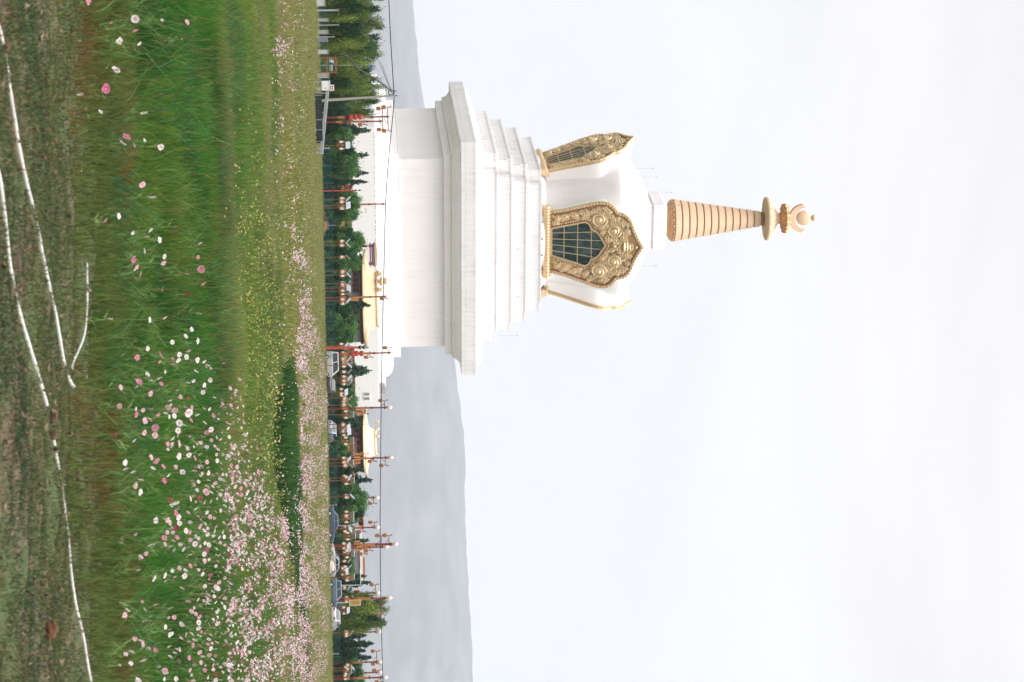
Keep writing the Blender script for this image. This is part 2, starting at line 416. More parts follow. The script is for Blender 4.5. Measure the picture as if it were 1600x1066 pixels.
def spiral(mb, x, z, r, y, hand, turns=1.6, w=.26):
    pts = []; rs = []; N = 34
    for k in range(N + 1):
        f = k / N; a = hand * (2 * PI * turns * f) + PI / 2; q = r * (1 - .72 * f)
        pts.append((x + q * math.cos(a), y - .12 - .35 * f, z + q * math.sin(a))); rs.append(w * r * (1 - .45 * f))
    mb.tube(pts, rs, 8)
OUT, WIN = outline(out_half), outline(win_half)
OUT[0] = (OUT[0][0], -1.0); OUT[-1] = (OUT[-1][0], -1.0); WIN[0] = (WIN[0][0], .3); WIN[-1] = (WIN[-1][0], .3)
TILT = math.radians(15.0); ZN = 39.5
def make_niche():
    """built facing -y with its foot at the origin"""
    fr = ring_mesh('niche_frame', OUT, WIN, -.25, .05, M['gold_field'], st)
    red_2 = inset(OUT, 1.0)
    ring_mesh('red_inlay', inset(OUT, .5), inset(OUT, .76), -.30, -.26, M['red_inset'], fr)
    ring_mesh('red_inlay', inset(WIN, -.55), inset(WIN, -.3), -.30, -.26, M['red_inset'], fr)
    rim = ring_mesh('outer_rim', OUT, inset(OUT, .55), -.52, -.26, M['gold'], fr)
    ring_mesh('inner_rim', inset(WIN, -.32), WIN, -.55, -.26, M['gold_bead'], fr)
    m = MB()
    for p in along(inset(OUT, .27), .62):
        if p.y > .1: boss(m, p.x, p.y, .2, -.5, .17)
    bm = bmesh.new(); bm.from_mesh(rim.data); vs = [bm.verts.new(v) for v in m.v]; [bm.faces.new([vs[i] for i in f]) for f in m.f]; bm.to_mesh(rim.data); bm.free()
    m = MB()
    for p in along(inset(WIN, -.62), .46):
        if p.y > .4: boss(m, p.x, p.y, .14 + .07 * random.random(), -.3, .18)
    for k in range(900):          # scrollwork filling the field between the rims
        x, z = random.uniform(-7.5, 7.5), random.uniform(.4, 14.6)
        if not inside(x, z, red_2) or inside(x, z, inset(WIN, -.95)): continue
        spiral(m, x, z, random.uniform(.24, .5), -.26, random.choice((-1, 1)), 1.2, .36)
    m.build('scrollwork', M['gold_bead'], fr, smooth=True)
    for hand in (-1, 1):
        for tx, wx, r in ((585, 215, 1.55), (705, 128, 1.38)):
            m = MB(); x, z = hand * wx / KZ, (tx - 190) / KZ
            boss(m, x, z, r * .98, -.34, .32); spiral(m, x, z, r * .86, -.5, hand, 1.75, .24); boss(m, x, z, r * .42, -.62, .6)
            m.build('scroll', M['gold_bead'], fr, smooth=True)
        for tx, wx, r in ((245, 200, .62), (310, 216, .62), (385, 232, .68), (480, 248, .66), (610, 110, .62)):
            m = MB(); x, z = hand * wx / KZ, (tx - 190) / KZ
            boss(m, x, z, r, -.34, .3); spiral(m, x, z, r * .8, -.45, hand, 1.4, .26); boss(m, x, z, r * .4, -.5, .4)
            m.build('rosette', M['gold_bead'], fr, smooth=True)
        for tx, wx in ((765, 92), (640, 175), (800, 150), (525, 255)):
            m = MB(); boss(m, hand * wx / KZ, (tx - 190) / KZ, .3, -.36, .3); m.build('blue_stone', M['blue_inset'], fr, smooth=True)
    m = MB(); z = (820 - 190) / KZ
    for dz, w, hgt in ((-.75, 1.15, .45), (-.25, 1.0, .4), (.25, .8, .36), (.7, .5, .3)):
        m.lathe([(w, -hgt * .5), (w * 1.05, 0), (w * .8, hgt * .5)], 20, 0, Matrix.Translation((0, -.35, z + dz)) @ Matrix.Diagonal((1, .55, 1, 1)))
    boss(m, 0, z - 2.6, .45, -.34, .45); boss(m, 0, z - 1.8, .3, -.34, .3); boss(m, 0, z + 1.35, .3, -.34, .3)
    m.build('crest_medallion', M['gold_bead'], fr, smooth=True)
    # glazing
    m = MB(); m.prism(inset(WIN, -.06), -.14, -.02); m.build('window_pane', M['glass'], fr)
    m = MB()
    def wh(z):
        t = z * KZ + 190
        for (a, wa), (b, wb) in zip(win_half, win_half[1:]):
            if a <= t <= b: return (wa + (wb - wa) * (t - a) / (b - a)) / KZ
        return 0
    for t in (298, 407, 518):
        z = (t - 190) / KZ; m.box(-wh(z), wh(z), -.24, -.145, z - .06, z + .06)
    for q in (-.62, -.2, .22, .64):
        zt = 0; xx = 0
        pts = []
        for k in range(40):
            z = 9.95 * k / 39; x = q * (2.6 + .42 * z * .36)
            if abs(x) < wh(z) - .02: pts.append((x, z))
        for (xa, za), (xb, zb) in zip(pts, pts[1:]): m.add([(xa - .055, -.25, za), (xa + .055, -.25, za), (xb + .055, -.25, zb), (xb - .055, -.25, zb), (xa - .055, -.15, za), (xa + .055, -.15, za), (xb + .055, -.15, zb), (xb - .055, -.15, zb)],
                  [(0, 1, 2, 3), (7, 6, 5, 4), (0, 3, 7, 4), (1, 5, 6, 2)])
    m.build('glazing_bars', M['gold_bead'], fr)
    # sill: a fat gilded roll under the frame
    m = MB()
    hw = 6.85
    for k in range(24):
        x = -hw + 2 * hw * (k + .5) / 24; w = hw / 24 * .99
        pr = [(0.62, -w), (.70, -w * .7), (.72, -w * .2), (.72, w * .2), (.70, w * .7), (.62, w)]
        m.lathe(pr, 14, 0, Matrix.Translation((x, -.45, -.72)) @ Matrix.Rotation(PI / 2, 4, 'Y') @ Matrix.Diagonal((1, 1, 1, 1)))
    m.box(-hw + .3, hw - .3, -.75, .8, -.35, -.02); m.box(-hw + .5, hw - .5, -.6, .9, -1.6, -1.4)
    m.build('niche_sill', M['gold'], fr, smooth=True)
    # the white projecting body behind the frame
    m = MB()
    oo = inset(OUT, .3); n = len(oo)
    V = [(x, .06, z) for x, z in oo] + [(x * .93, .56 + 9.5, z * .80 - (.56 + 9.5) * math.tan(TILT) * .6) for x, z in oo]
    m.add(V, [tuple(range(n)), tuple(range(2 * n - 1, n - 1, -1))] + [(k, k + n, (k + 1) % n + n, (k + 1) % n) for k in range(n)])
    m.build('niche_body', M['plaster2'], fr, smooth=True)
    return fr
def inside(x, z, poly):
    r = False; n = len(poly); j = n - 1
    for i in range(n):
        (xi, zi), (xj, zj) = poly[i], poly[j]
        if (zi > z) != (zj > z) and x < (xj - xi) * (z - zi) / (zj - zi + 1e-12) + xi: r = not r
        j = i
    return r
nic = make_niche(); DN = 11.4
for k in range(4):
    o = nic if k == 0 else copy_tree(nic, st)
    o.location = (DN * math.sin(k * PI / 2), -DN * math.cos(k * PI / 2), zz(ZN)); o.rotation_euler = (TILT, 0, k * PI / 2)
# slim lightning rods on the terraces and the dome roof
for (x, y, z, h) in ((-17.2, -17.2, 26.5, 4.0), (-15.8, -6, 29.4, 3.6), (-15.8, -15.7, 29.4, 3.6), (0, -15.7, 29.4, 3.6), (9, -15.7, 29.4, 3.6), (16.6, -15.5, 29.4, 3.6), (-9, 4, 56.6, 3.2), (-9.5, -3.5, 56.4, 3.0), (-4.2, -4.2, 61.5, 2.2), (4, -4.2, 58.7, 2.6), (6.8, -6.3, 56.8, 2.6), (-4.2, 4.2, 61.5, 2.0)):
    m = MB(); m.tube([(x, y, zz(z)), (x, y, zz(z) + h)], .022, 5); m.lathe([(.03, 0), (.09, .12), (.09, .26), (.03, .38)], 8, 0, Matrix.Translation((x, y, zz(z) + h))); m.build('lightning_rod', M['grey_metal'], st)
for k in range(9):
    a = math.radians(-150 + 14 * k)
    m = MB(); m.box(-.12, .12, -.12, .12, 0, .28, 0, Matrix.Translation((12.9 * math.cos(a), 12.9 * math.sin(a), zz(37.62)))); m.build('floodlight', M['cardark'], st)

# podium ------------------------------------------------------------
po = thing('podium', 'broad white stepped podium carrying the stupa behind the trees', 'podium', (CX, CY, GB), TH)
m = MB(); m.stack(SQ, [(25.8, -.2), (25.8, zz(7.72))]); m.build('wall', M['plaster2'], po, bevel=.08)
m = MB(); m.stack(SQ, [(23.06, zz(7.72)), (23.06, zz(8.92))]); m.build('parapet', M['podstone'], po, bevel=.06)
m = MB(); m.stack(SQ, [(21.7, zz(8.92))] + [(20.1 + 1.6 * math.cos(a), zz(8.92 + 1.5 * math.sin(a))) for a in (.25, .5, .75, 1.0, 1.25, 1.5)] + [(19.4, zz(10.42))]); m.build('rounded_course', M['plaster'], po, smooth=True)
for k in range(46):
    x = -24.8 + k * .62 + random.uniform(-.16, .16)
    if random.random() < .25: continue
    m = MB(); m.box(x, x + random.uniform(.16, .45), -25.82, -25.7, zz(7.45), zz(7.45) + random.uniform(.08, .14)); m.build('drain_slot', M['concrete'], po)
for x in (23.75,):
    m = MB(); m.box(x - .75, x + .75, -25.9, -25.78, zz(4.9), zz(6.1)); w = m.build('window', M['white_paint'], po)
    m = MB()
    for q in (-.42, .42): m.box(x + q - .22, x + q + .22, -25.94, -25.91, zz(5.05), zz(5.95))
    m.build('pane', M['grey_wall'], w)
m = MB(); m.box(22.2, 23.6, -25.0, -23.6, zz(7.72), zz(8.75)); m.box(22.8, 23.1, -25.1, -25.02, zz(8.3), zz(8.6)); m.build('vent_box', M['concrete'], po)

# ------------------------------------------------------------------ ground, path, hills
def ground_mat():
    m, n, l, b = new_mat('meadow soil')
    g = n.new('ShaderNodeNewGeometry')
    def nz(scale, det=6, dist=0.):
        q = n.new('ShaderNodeTexNoise'); q.inputs['Scale'].default_value = scale; q.inputs['Detail'].default_value = det; q.inputs['Distortion'].default_value = dist
        l.new(g.outputs['Position'], q.inputs['Vector']); return q.outputs['Fac']
    r = n.new('ShaderNodeValToRGB'); e = r.color_ramp.elements
    e[0].position = .36; e[0].color = (.022, .034, .014, 1); e[1].position = .66; e[1].color = (.075, .066, .028, 1)
    k = r.color_ramp.elements.new(.5); k.color = (.04, .065, .022, 1)
    l.new(nz(.35), r.inputs[0]); l.new(r.outputs[0], b.inputs['Base Color'])
    b.inputs['Roughness'].default_value = .95; b.inputs['Specular IOR Level'].default_value = .1
    return m
def path_mat():
    m, n, l, b = new_mat('trodden earth')
    g = n.new('ShaderNodeNewGeometry')
    def nz(scale, det=8, dist=0.):
        q = n.new('ShaderNodeTexNoise'); q.inputs['Scale'].default_value = scale; q.inputs['Detail'].default_value = det; q.inputs['Distortion'].default_value = dist
        l.new(g.outputs['Position'], q.inputs['Vector']); return q.outputs['Fac']
    r = n.new('ShaderNodeValToRGB'); e = r.color_ramp.elements
    e[0].position = .34; e[0].color = (.030, .022, .016, 1); e[1].position = .70; e[1].color = (.165, .112, .070, 1)
    k = e.new(.52); k.color = (.085, .060, .037, 1)
    l.new(nz(14, 10, .6), r.inputs[0])
    r2 = n.new('ShaderNodeValToRGB'); e = r2.color_ramp.elements
    e[0].position = .3; e[0].color = (.022, .042, .020, 1); e[1].position = .75; e[1].color = (.105, .122, .046, 1)
    l.new(nz(55, 12, .3), r2.inputs[0])
    mk = n.new('ShaderNodeMapRange'); mk.inputs[1].default_value = .40; mk.inputs[2].default_value = .58; l.new(nz(1.3, 7, .4), mk.inputs[0])
    sy = n.new('ShaderNodeSeparateXYZ'); l.new(g.outputs['Position'], sy.inputs[0]); gy = n.new('ShaderNodeMapRange'); gy.inputs[1].default_value = 12.6; gy.inputs[2].default_value = 15.5; gy.inputs[3].default_value = 1; gy.inputs[4].default_value = .12; l.new(sy.outputs[1], gy.inputs[0])
    mkf = math_node(n, l, 'MULTIPLY', mk.outputs[0], gy.outputs[0])
    mx = n.new('ShaderNodeMix'); mx.data_type = 'RGBA'; l.new(mkf, mx.inputs['Factor']); l.new(r2.outputs[0], mx.inputs['A']); l.new(r.outputs[0], mx.inputs['B'])
    l.new(mx.outputs['Result'], b.inputs['Base Color'])
    bp = n.new('ShaderNodeBump'); bp.inputs['Strength'].default_value = .7; bp.inputs['Distance'].default_value = .02; l.new(nz(30, 8), bp.inputs['Height']); l.new(bp.outputs[0], b.inputs['Normal'])
    b.inputs['Roughness'].default_value = .95; b.inputs['Specular IOR Level'].default_value = .15
    return m
m = MB(); ys = [-100, 0, 60, 150, 330, 600, 1500, 4000, 29000]; xs = [-12000, -400, 0, 400, 12000]
for y in ys:
    for x in xs: m.v.append((x, y, gz(y)))
for i in range(len(ys) - 1):
    for j in range(len(xs) - 1): a = i * 5 + j; m.f.append((a, a + 1, a + 6, a + 5)); m.mi.append(0)
tag(m.build('ground', ground_mat()), kind='structure')

def bump_h(x, y):
    return .055 * mnoise.noise(Vector((x * .9, y * .9, 3))) + .035 * mnoise.noise(Vector((x * 3.1, y * 3.1, 7))) + .018 * mnoise.noise(Vector((x * 9, y * 9, 1)))
def path_z(x, y):
    e = min(1, max(0, (19.4 - y) / 2)) * min(1, max(0, (y - 6.2) / 1))
    return gz(y) + .006 + e * max(0, .06 + bump_h(x, y))
nx, ny = 260, 240; V = []; 
for j in range(ny + 1):
    y = 6 + 13.5 * j / ny
    for i in range(nx + 1):
        x = -6.4 + 12.8 * i / nx; V.append((x, y, path_z(x, y)))
Q = [(j * (nx + 1) + i, j * (nx + 1) + i + 1, (j + 1) * (nx + 1) + i + 1, (j + 1) * (nx + 1) + i) for j in range(ny) for i in range(nx)]
pth = fast_mesh('path', np.array(V), np.array(Q), None, path_mat()); pth.data.polygons.foreach_set('use_smooth', [True] * len(Q)); tag(pth, kind='structure')

# hills far behind, in the haze
def hill_mat():
    m, n, l, b = new_mat('wooded hillside')
    g = n.new('ShaderNodeNewGeometry'); q = n.new('ShaderNodeTexNoise'); q.inputs['Scale'].default_value = .004; q.inputs['Detail'].default_value = 8
    l.new(g.outputs['Position'], q.inputs['Vector'])
    r = n.new('ShaderNodeValToRGB'); e = r.color_ramp.elements; e[0].position = .35; e[0].color = (.008, .015, .02, 1); e[1].position = .75; e[1].color = (.10, .105, .11, 1)
    l.new(q.outputs['Fac'], r.inputs[0]); l.new(r.outputs[0], b.inputs['Base Color']); b.inputs['Roughness'].default_value = 1; b.inputs['Specular IOR Level'].default_value = 0
    return m
HM = hill_mat()
def hill(ridge, Y, depth, seed):
    """ridge: [(py, px)] skyline knots at distance Y"""
    pts = [un(px, py, Y) for py, px in ridge]
    xs = np.array([p.x for p in pts]); zs_ = np.array([p.z for p in pts]); N = 150; R = 26
    V = []; Q = []
    for i in range(N + 1):
        x = xs[0] + (xs[-1] - xs[0]) * i / N; zt = float(np.interp(x, xs, zs_))
        zt += 16 * mnoise.noise(Vector((x * .0022, seed, 0))) + 9 * mnoise.noise(Vector((x * .011, seed, 2)))
        for j in range(R + 1):
            t = j / R; y = Y - depth + 2 * depth * t; q = max(0, 1 - abs(2 * t - 1) ** 1.5)
            V.append((x, y, -1.1 + (max(zt, 0) + 1.1) * q + (18 * q * (1 - q) * 4) * mnoise.noise(Vector((x * .008, y * .004, seed)))))
    for i in range(N):
        for j in range(R): a = i * (R + 1) + j; Q.append((a, a + 1, a + R + 2, a + R + 1))
    o = fast_mesh('hill', np.array(V), np.array(Q), None, HM); o.data.polygons.foreach_set('use_smooth', [True] * len(Q)); return tag(o, kind='structure')
HY = 15500
hill([(430, 560), (480, 628), (545, 706), (580, 712), (640, 722), (720, 727), (800, 728), (900, 731), (990, 735), (1066, 741), (1200, 745), (1500, 715)], HY, 2500, 1.7)
hill([(-600, 700), (-300, 680), (-60, 648), (0, 646), (60, 650), (110, 655), (150, 662), (185, 668), (240, 662), (330, 630), (420, 565), (520, 532)], HY + 300, 2500, 5.1)

def on_path(a, b, lift=0):
    p = on_ground(a, b)
    h = .06
    for _ in range(14): h = .5 * h + .5 * (path_z(p.x, p.y) - gz(p.y) + lift); p = on_ground(a, b, h)
    return p
def ground_path(pts, lift): return [on_path(a, b, lift) for a, b in pts]
def smooth_pts(pts, k=6):
    P_ = [Vector(p) for p in pts]; out = []
    for i in range(len(P_) - 1):
        p0, p1, p2, p3 = P_[max(i - 1, 0)], P_[i], P_[i + 1], P_[min(i + 2, len(P_) - 1)]
        for j in range(k):
            t = j / k; out.append(.5 * ((2 * p1) + (p2 - p0) * t + (2 * p0 - 5 * p1 + 4 * p2 - p3) * t * t + (3 * p1 - p0 - 3 * p2 + p3) * t ** 3))
    return out + [P_[-1]]
HOSES = (('white hose from the frame corner ending in a blunt tip beside the thin branch', [(-14, 20), (-2, 45), (7, 85), (13, 130), (21, 178), (30, 235), (42, 290), (55, 340), (66, 400), (77, 450), (88, 500), (97, 555), (106, 590), (115, 604)], .0125),
                      ('long white plastic hose, partly buried, running along the nearest trodden ground', [(-12, 230), (0, 285), (8, 350), (14, 410), (27, 478), (42, 530), (56, 575), (66, 610), (73, 634)], .0125),
                      ('short thin white hose branch bending towards the blunt hose tip', [(135, 412), (136, 450), (135, 490), (131, 525), (121, 550), (113, 568), (112, 578)], .009),
                      ('far white hose length emerging from a dirt clod and leaving the view', [(83, 686), (90, 725), (96, 762), (103, 815), (107, 850), (111, 900), (118, 945), (125, 975), (131, 1000), (136, 1035), (145, 1080), (152, 1110)], .0105))
HP = np.array([(p.x, p.y) for _, pts, _ in HOSES for p in (on_path(q.x, q.y, .015) for q in smooth_pts([(a, b_, 0) for a, b_ in pts], 12))])
def clear_of_hose(X, Y, d=.022, front=.8):
    k = np.ones(len(X), bool); m_ = np.flatnonzero(Y < HP[:, 1].max() + .6)
    for i in range(0, len(m_), 20000):
        q = m_[i:i + 20000]; dy = Y[q, None] - HP[None, :, 1]
        k[q] = (((X[q, None] - HP[None, :, 0]) ** 2 + (dy * np.where(dy > 0, .8, front)) ** 2).min(1) > d * d)
    return k

def blades(name, X, Y, Hh, W, tint, tip, mat_, lean=.35, Z0=None, parent=None):
    n = len(X); az = RNG.uniform(0, 2 * PI, n); L = RNG.uniform(.1, 1, n) * lean * Hh
    dx, dy = np.cos(az) * L, np.sin(az) * L
    wz = RNG.normal(0, .6, n); wx, wy = np.cos(wz) * W / 2, np.sin(wz) * W / 2
    z0 = np.array([gz(y) for y in Y]) if Z0 is None else Z0
    P = np.empty((n, 6, 3))
    for k, (t, ww) in enumerate(((0, .85), (.55, 1.), (1, .22))):
        cx_, cy_, cz_ = X + dx * t * t, Y + dy * t * t, z0 + Hh * t * (1 - .12 * t)
        P[:, 2 * k] = np.stack([cx_ - wx * ww, cy_ - wy * ww, cz_], 1); P[:, 2 * k + 1] = np.stack([cx_ + wx * ww, cy_ + wy * ww, cz_], 1)
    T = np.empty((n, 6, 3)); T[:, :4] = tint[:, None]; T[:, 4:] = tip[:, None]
    b = np.arange(n)[:, None] * 6
    Q = np.concatenate([b + [0, 1, 3, 2], b + [2, 3, 5, 4]])
    return fast_mesh(name, P.reshape(-1, 3), Q, T.reshape(-1, 3), mat_, parent)
def scatter(y0, y1, n, pw=1.0):
    """points in the wedge the view covers, density falling with distance"""
    u = RNG.random(n)
    Y = y0 * (y1 / y0) ** u if pw == 1 else (y0 ** pw + u * (y1 ** pw - y0 ** pw)) ** (1 / pw)
    X = RNG.uniform(-1, 1, n) * (Y * .166 + 3.0) - Y * .003
    return X, Y
def fbm(X, Y, s, seed):
    """cheap smooth noise for arrays, about 0..1"""
    r = np.random.default_rng(seed); o = np.zeros_like(X); tot = 0
    for k in range(9):
        f = s * 1.45 ** k; a = r.uniform(0, 2 * PI); ph = r.uniform(0, 2 * PI, 2); w = 1 / 1.25 ** k
        o += w * np.sin(f * (X * math.cos(a) + Y * math.sin(a)) + ph[0] + 1.7 * np.sin(f * .6 * (Y * math.cos(a) - X * math.sin(a)) + ph[1])); tot += w
    return np.clip(.5 + .9 * o / tot, 0, 1)
def mix(a, b, f): return np.asarray(a)[None] * (1 - f[:, None]) + np.asarray(b)[None] * f[:, None]

G_DEEP, G_MID, G_LIME, G_STRAW = (.014, .062, .014), (.046, .150, .026), (.125, .215, .032), (.24, .18, .07)
def grass_tint(X, Y):
    n = len(X)
    c = mix(G_DEEP, G_MID, np.clip((fbm(X, Y * .45, .9, 3) - .5) * 1.9 + .5, 0, 1))
    c = mix((0, 0, 0), (1, 1, 1), np.zeros(n)) + c
    f = np.clip((fbm(X, Y * .4, .7, 91) - .5) * 2.4, 0, .8); c = c * (1 - f[:, None]) + np.array((.024, .098, .042)) * f[:, None]
    f = np.clip((fbm(X, Y * .35, .5, 11) - .45) * 2.2, 0, 1) * .75; c = c * (1 - f[:, None]) + np.array(G_LIME) * f[:, None]
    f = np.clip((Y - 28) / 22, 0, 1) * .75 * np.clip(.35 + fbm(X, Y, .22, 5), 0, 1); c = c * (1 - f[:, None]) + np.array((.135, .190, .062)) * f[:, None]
    f = np.clip((Y - 60) / 60, 0, 1) * .8; c = c * (1 - f[:, None]) + np.array((.19, .215, .095)) * f[:, None]  # far grass turns olive, and paler for haze painted into its tint
    f = np.exp(-((Y - 80) / 16) ** 2) * np.clip(fbm(X, Y, .12, 77) * 1.6 - .2, 0, .75) * (X < 4); c = c * (1 - f[:, None]) + np.array((.20, .215, .07)) * f[:, None]
    j = RNG.normal(1, .22, n).clip(.5, 1.7); c = c * j[:, None]
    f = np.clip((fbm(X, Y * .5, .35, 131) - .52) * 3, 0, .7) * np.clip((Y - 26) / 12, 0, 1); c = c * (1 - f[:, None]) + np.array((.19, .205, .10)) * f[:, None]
    s = (RNG.random(n) < .06); c[s] = np.array(G_STRAW) * RNG.uniform(.4, 1, s.sum())[:, None]
    return c
# bed of tall deep green cosmos foliage, darkened to paint shade between plants, standing at about 65-72 m
BED_PY = np.array([520, 560, 600, 650, 700, 760, 800, 850, 900, 960, 1000, 1080]); BED_PX = np.array([460, 442, 432, 426, 424, 430, 442, 452, 459, 466, 472, 476])
_b = [on_ground(a, b) for a, b in zip(BED_PX, BED_PY)]; BX, BY = np.array([p.x for p in _b]), np.array([p.y for p in _b])
def bed_front(X): return np.interp(X, BX, BY) + .7 * np.sin(X * 1.9 + 1) + .4 * np.sin(X * 5.1)
def in_bed_x(X, Y):
    py = 533 + X * F / Y
    return np.clip((py - 530) / 70, 0, 1)
X, Y = scatter(13.6, 62, 400000, .35)
k = Y > 13.7 + 4.6 * fbm(X, Y * .6, 1.0, 61) + 2.2 * RNG.random(len(X)) ** 2 - .3
k &= (fbm(X, Y * .5, 1.9, 62) + .5 * fbm(X, Y, 7, 63) + np.clip((Y - 24) / 20, 0, .5)) > RNG.uniform(.30, .72, len(X)); k &= clear_of_hose(X, Y, .05, .08); X, Y = X[k], Y[k]
hh = (.20 + .20 * fbm(X, Y, .9, 21)) * RNG.uniform(.55, 1.25, len(X)) * np.clip((Y - 13.0) / 6.0, .16, 1)
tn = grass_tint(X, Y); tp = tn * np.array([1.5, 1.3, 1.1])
hh *= np.where((in_bed_x(X, Y) > .3) & (bed_front(X) - Y < 9), .4, 1)
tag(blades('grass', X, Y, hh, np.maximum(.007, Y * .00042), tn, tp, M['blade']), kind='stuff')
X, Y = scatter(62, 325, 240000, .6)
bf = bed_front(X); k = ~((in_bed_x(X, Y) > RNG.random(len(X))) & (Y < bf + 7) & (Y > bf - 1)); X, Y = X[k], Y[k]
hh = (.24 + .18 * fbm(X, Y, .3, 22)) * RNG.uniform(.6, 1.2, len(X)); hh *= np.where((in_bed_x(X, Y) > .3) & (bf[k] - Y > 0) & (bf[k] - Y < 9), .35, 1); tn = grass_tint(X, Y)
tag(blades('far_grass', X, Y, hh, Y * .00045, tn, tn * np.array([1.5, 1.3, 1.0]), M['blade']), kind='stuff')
# bed foliage, its darkest tints painting the shade between plants
n = 60000; X = RNG.uniform(-2, 19, n); Y = bed_front(X) - 2.0 + RNG.random(n) ** 1.2 * 10 + RNG.normal(0, 1.2, n)
k = in_bed_x(X, Y) > RNG.random(n); X, Y = X[k], Y[k]
hh = RNG.uniform(.22, .74, len(X)) * np.interp(533 + X * F / Y, (530, 610, 740, 810, 880, 960), (.3, .95, .95, .6, .35, .15)); tn = mix((.014, .040, .013), (.050, .115, .030), RNG.random(len(X)))
tag(blades('cosmos_foliage', X, Y, hh, RNG.uniform(.02, .045, len(X)), tn, tn * 1.5, M['blade'], .3), kind='stuff')
# short turf on the trodden ground and rusty weeds at its edge
X, Y = scatter(8.5, 18.6, 600000, .8)
k = (fbm(X, Y, 1.6, 31) + .45 * fbm(X, Y, 6, 32) > RNG.uniform(.22, 1.05, len(X))) & clear_of_hose(X, Y); X, Y = X[k], Y[k]
z0 = np.array([path_z(x, y) for x, y in zip(X, Y)])
tn = mix((.026, .062, .032), (.090, .112, .042), np.clip(fbm(X, Y, 2.2, 33) * .7 + .4 * RNG.random(len(X)), 0, 1)) * RNG.normal(1, .22, len(X)).clip(.5, 1.6)[:, None]
f = np.clip((Y - 12.6) / 4, 0, 1) * .6; tn = tn * (1 - f[:, None]) + np.array((.125, .135, .050)) * f[:, None]
s_ = RNG.random(len(X)) < .16; tn[s_] = np.array((.17, .115, .06)) * RNG.uniform(.4, 1, s_.sum())[:, None]
tag(blades('short_turf', X, Y, RNG.uniform(.010, .036, len(X)), np.full(len(X), .0045), tn, tn * 1.15, M['blade'], 1.3, z0), kind='stuff')
X, Y = scatter(12.2, 23, 190000, .6)
k = (RNG.random(len(X)) < np.clip((Y - 12.0 - 3.0 * fbm(X, Y, 1.1, 43)) / 3.4, .08, 1) * np.clip((23 - Y) / 5, 0, 1)) & clear_of_hose(X, Y, .05, .09); X, Y = X[k], Y[k]
z0 = np.array([path_z(x, y) for x, y in zip(X, Y)])
rust = np.clip(fbm(X, Y * .7, 2.1, 41) * 2.6 - 1.3, 0, .9) * (RNG.random(len(X)) < .6)
tn = mix((.092, .125, .034), (.150, .082, .034), rust) * RNG.normal(1, .28, len(X)).clip(.4, 1.7)[:, None]
tag(blades('dry_weeds', X, Y, RNG.uniform(.05, .19, len(X)) * np.clip((Y - 12.0) / 4.5, .2, 1), np.full(len(X), .006), tn, tn * 1.2, M['blade'], .4, z0), kind='stuff')
# broad leaved weeds and feathery cosmos plants breaking the grass
X, Y = scatter(15.8, 50, 1700, .3); Xs, Ys, Hs, Ws, Ts = [], [], [], [], []
for x, y in zip(X, Y):
    kind = random.random(); n_ = random.randint(9, 20); sp_ = random.uniform(.03, .12)
    if kind < .45: c_, hh_, w_ = random.choice(((.10, .22, .05), (.15, .24, .06), (.06, .16, .055), (.17, .20, .07))), random.uniform(.10, .26), random.uniform(.014, .030)
    else: c_, hh_, w_ = random.choice(((.11, .23, .06), (.07, .18, .05), (.16, .26, .08), (.05, .14, .06))), random.uniform(.22, .46), random.uniform(.005, .009); n_ += 14
    for _ in range(n_):
        Xs.append(x + random.gauss(0, sp_)); Ys.append(y + random.gauss(0, sp_)); Hs.append(hh_ * random.uniform(.5, 1.2)); Ws.append(w_ * random.uniform(.7, 1.3)); Ts.append(np.array(c_) * random.uniform(.5, 1.0))
Xs, Ys, Hs, Ws, Ts = map(np.array, (Xs, Ys, Hs, Ws, Ts)); k = clear_of_hose(Xs, Ys, .08)
tag(blades('weeds', Xs[k], Ys[k], Hs[k], np.maximum(Ws[k], Ys[k] * .0003), Ts[k], Ts[k] * 1.15, M['blade'], 1.0), kind='stuff')
# thin flower stalks standing above the grass
X, Y = scatter(17.5, 48, 7500, .4); tn = mix((.10, .17, .05), (.20, .15, .06), (RNG.random(len(X)) < .3) * 1.0)
tag(blades('flower_stalks', X, Y, RNG.uniform(.25, .55, len(X)), np.maximum(.0035, Y * .00022), tn, tn, M['blade'], .25), kind='stuff')
# leaf litter
n = 8000; X, Y = scatter(8.8, 17.8, n, 1.4); P = np.empty((n, 4, 3)); T = np.empty((n, 4, 3))
for i in range(n):
    a = random.uniform(0, 2 * PI); s = random.uniform(.006, .028) * random.uniform(.4, 1.15); w = s * random.uniform(.3, .7); c_, s_ = math.cos(a), math.sin(a); z = path_z(X[i], Y[i]) + .012
    for k, (p, q, dz) in enumerate(((-s, 0, random.uniform(0, .02)), (0, -w, 0), (s, 0, random.uniform(0, .03)), (0, w, 0))): P[i, k] = (X[i] + p * c_ - q * s_, Y[i] + p * s_ + q * c_, z + dz)
    T[i] = np.array(random.choice(((.12, .075, .045), (.16, .105, .065), (.08, .052, .032), (.095, .065, .04), (.19, .13, .085)))) * random.uniform(.6, 1.2)
tag(fast_mesh('leaf_litter', P.reshape(-1, 3), np.arange(4 * n).reshape(-1, 4), T.reshape(-1, 3), M['litter']), kind='stuff')
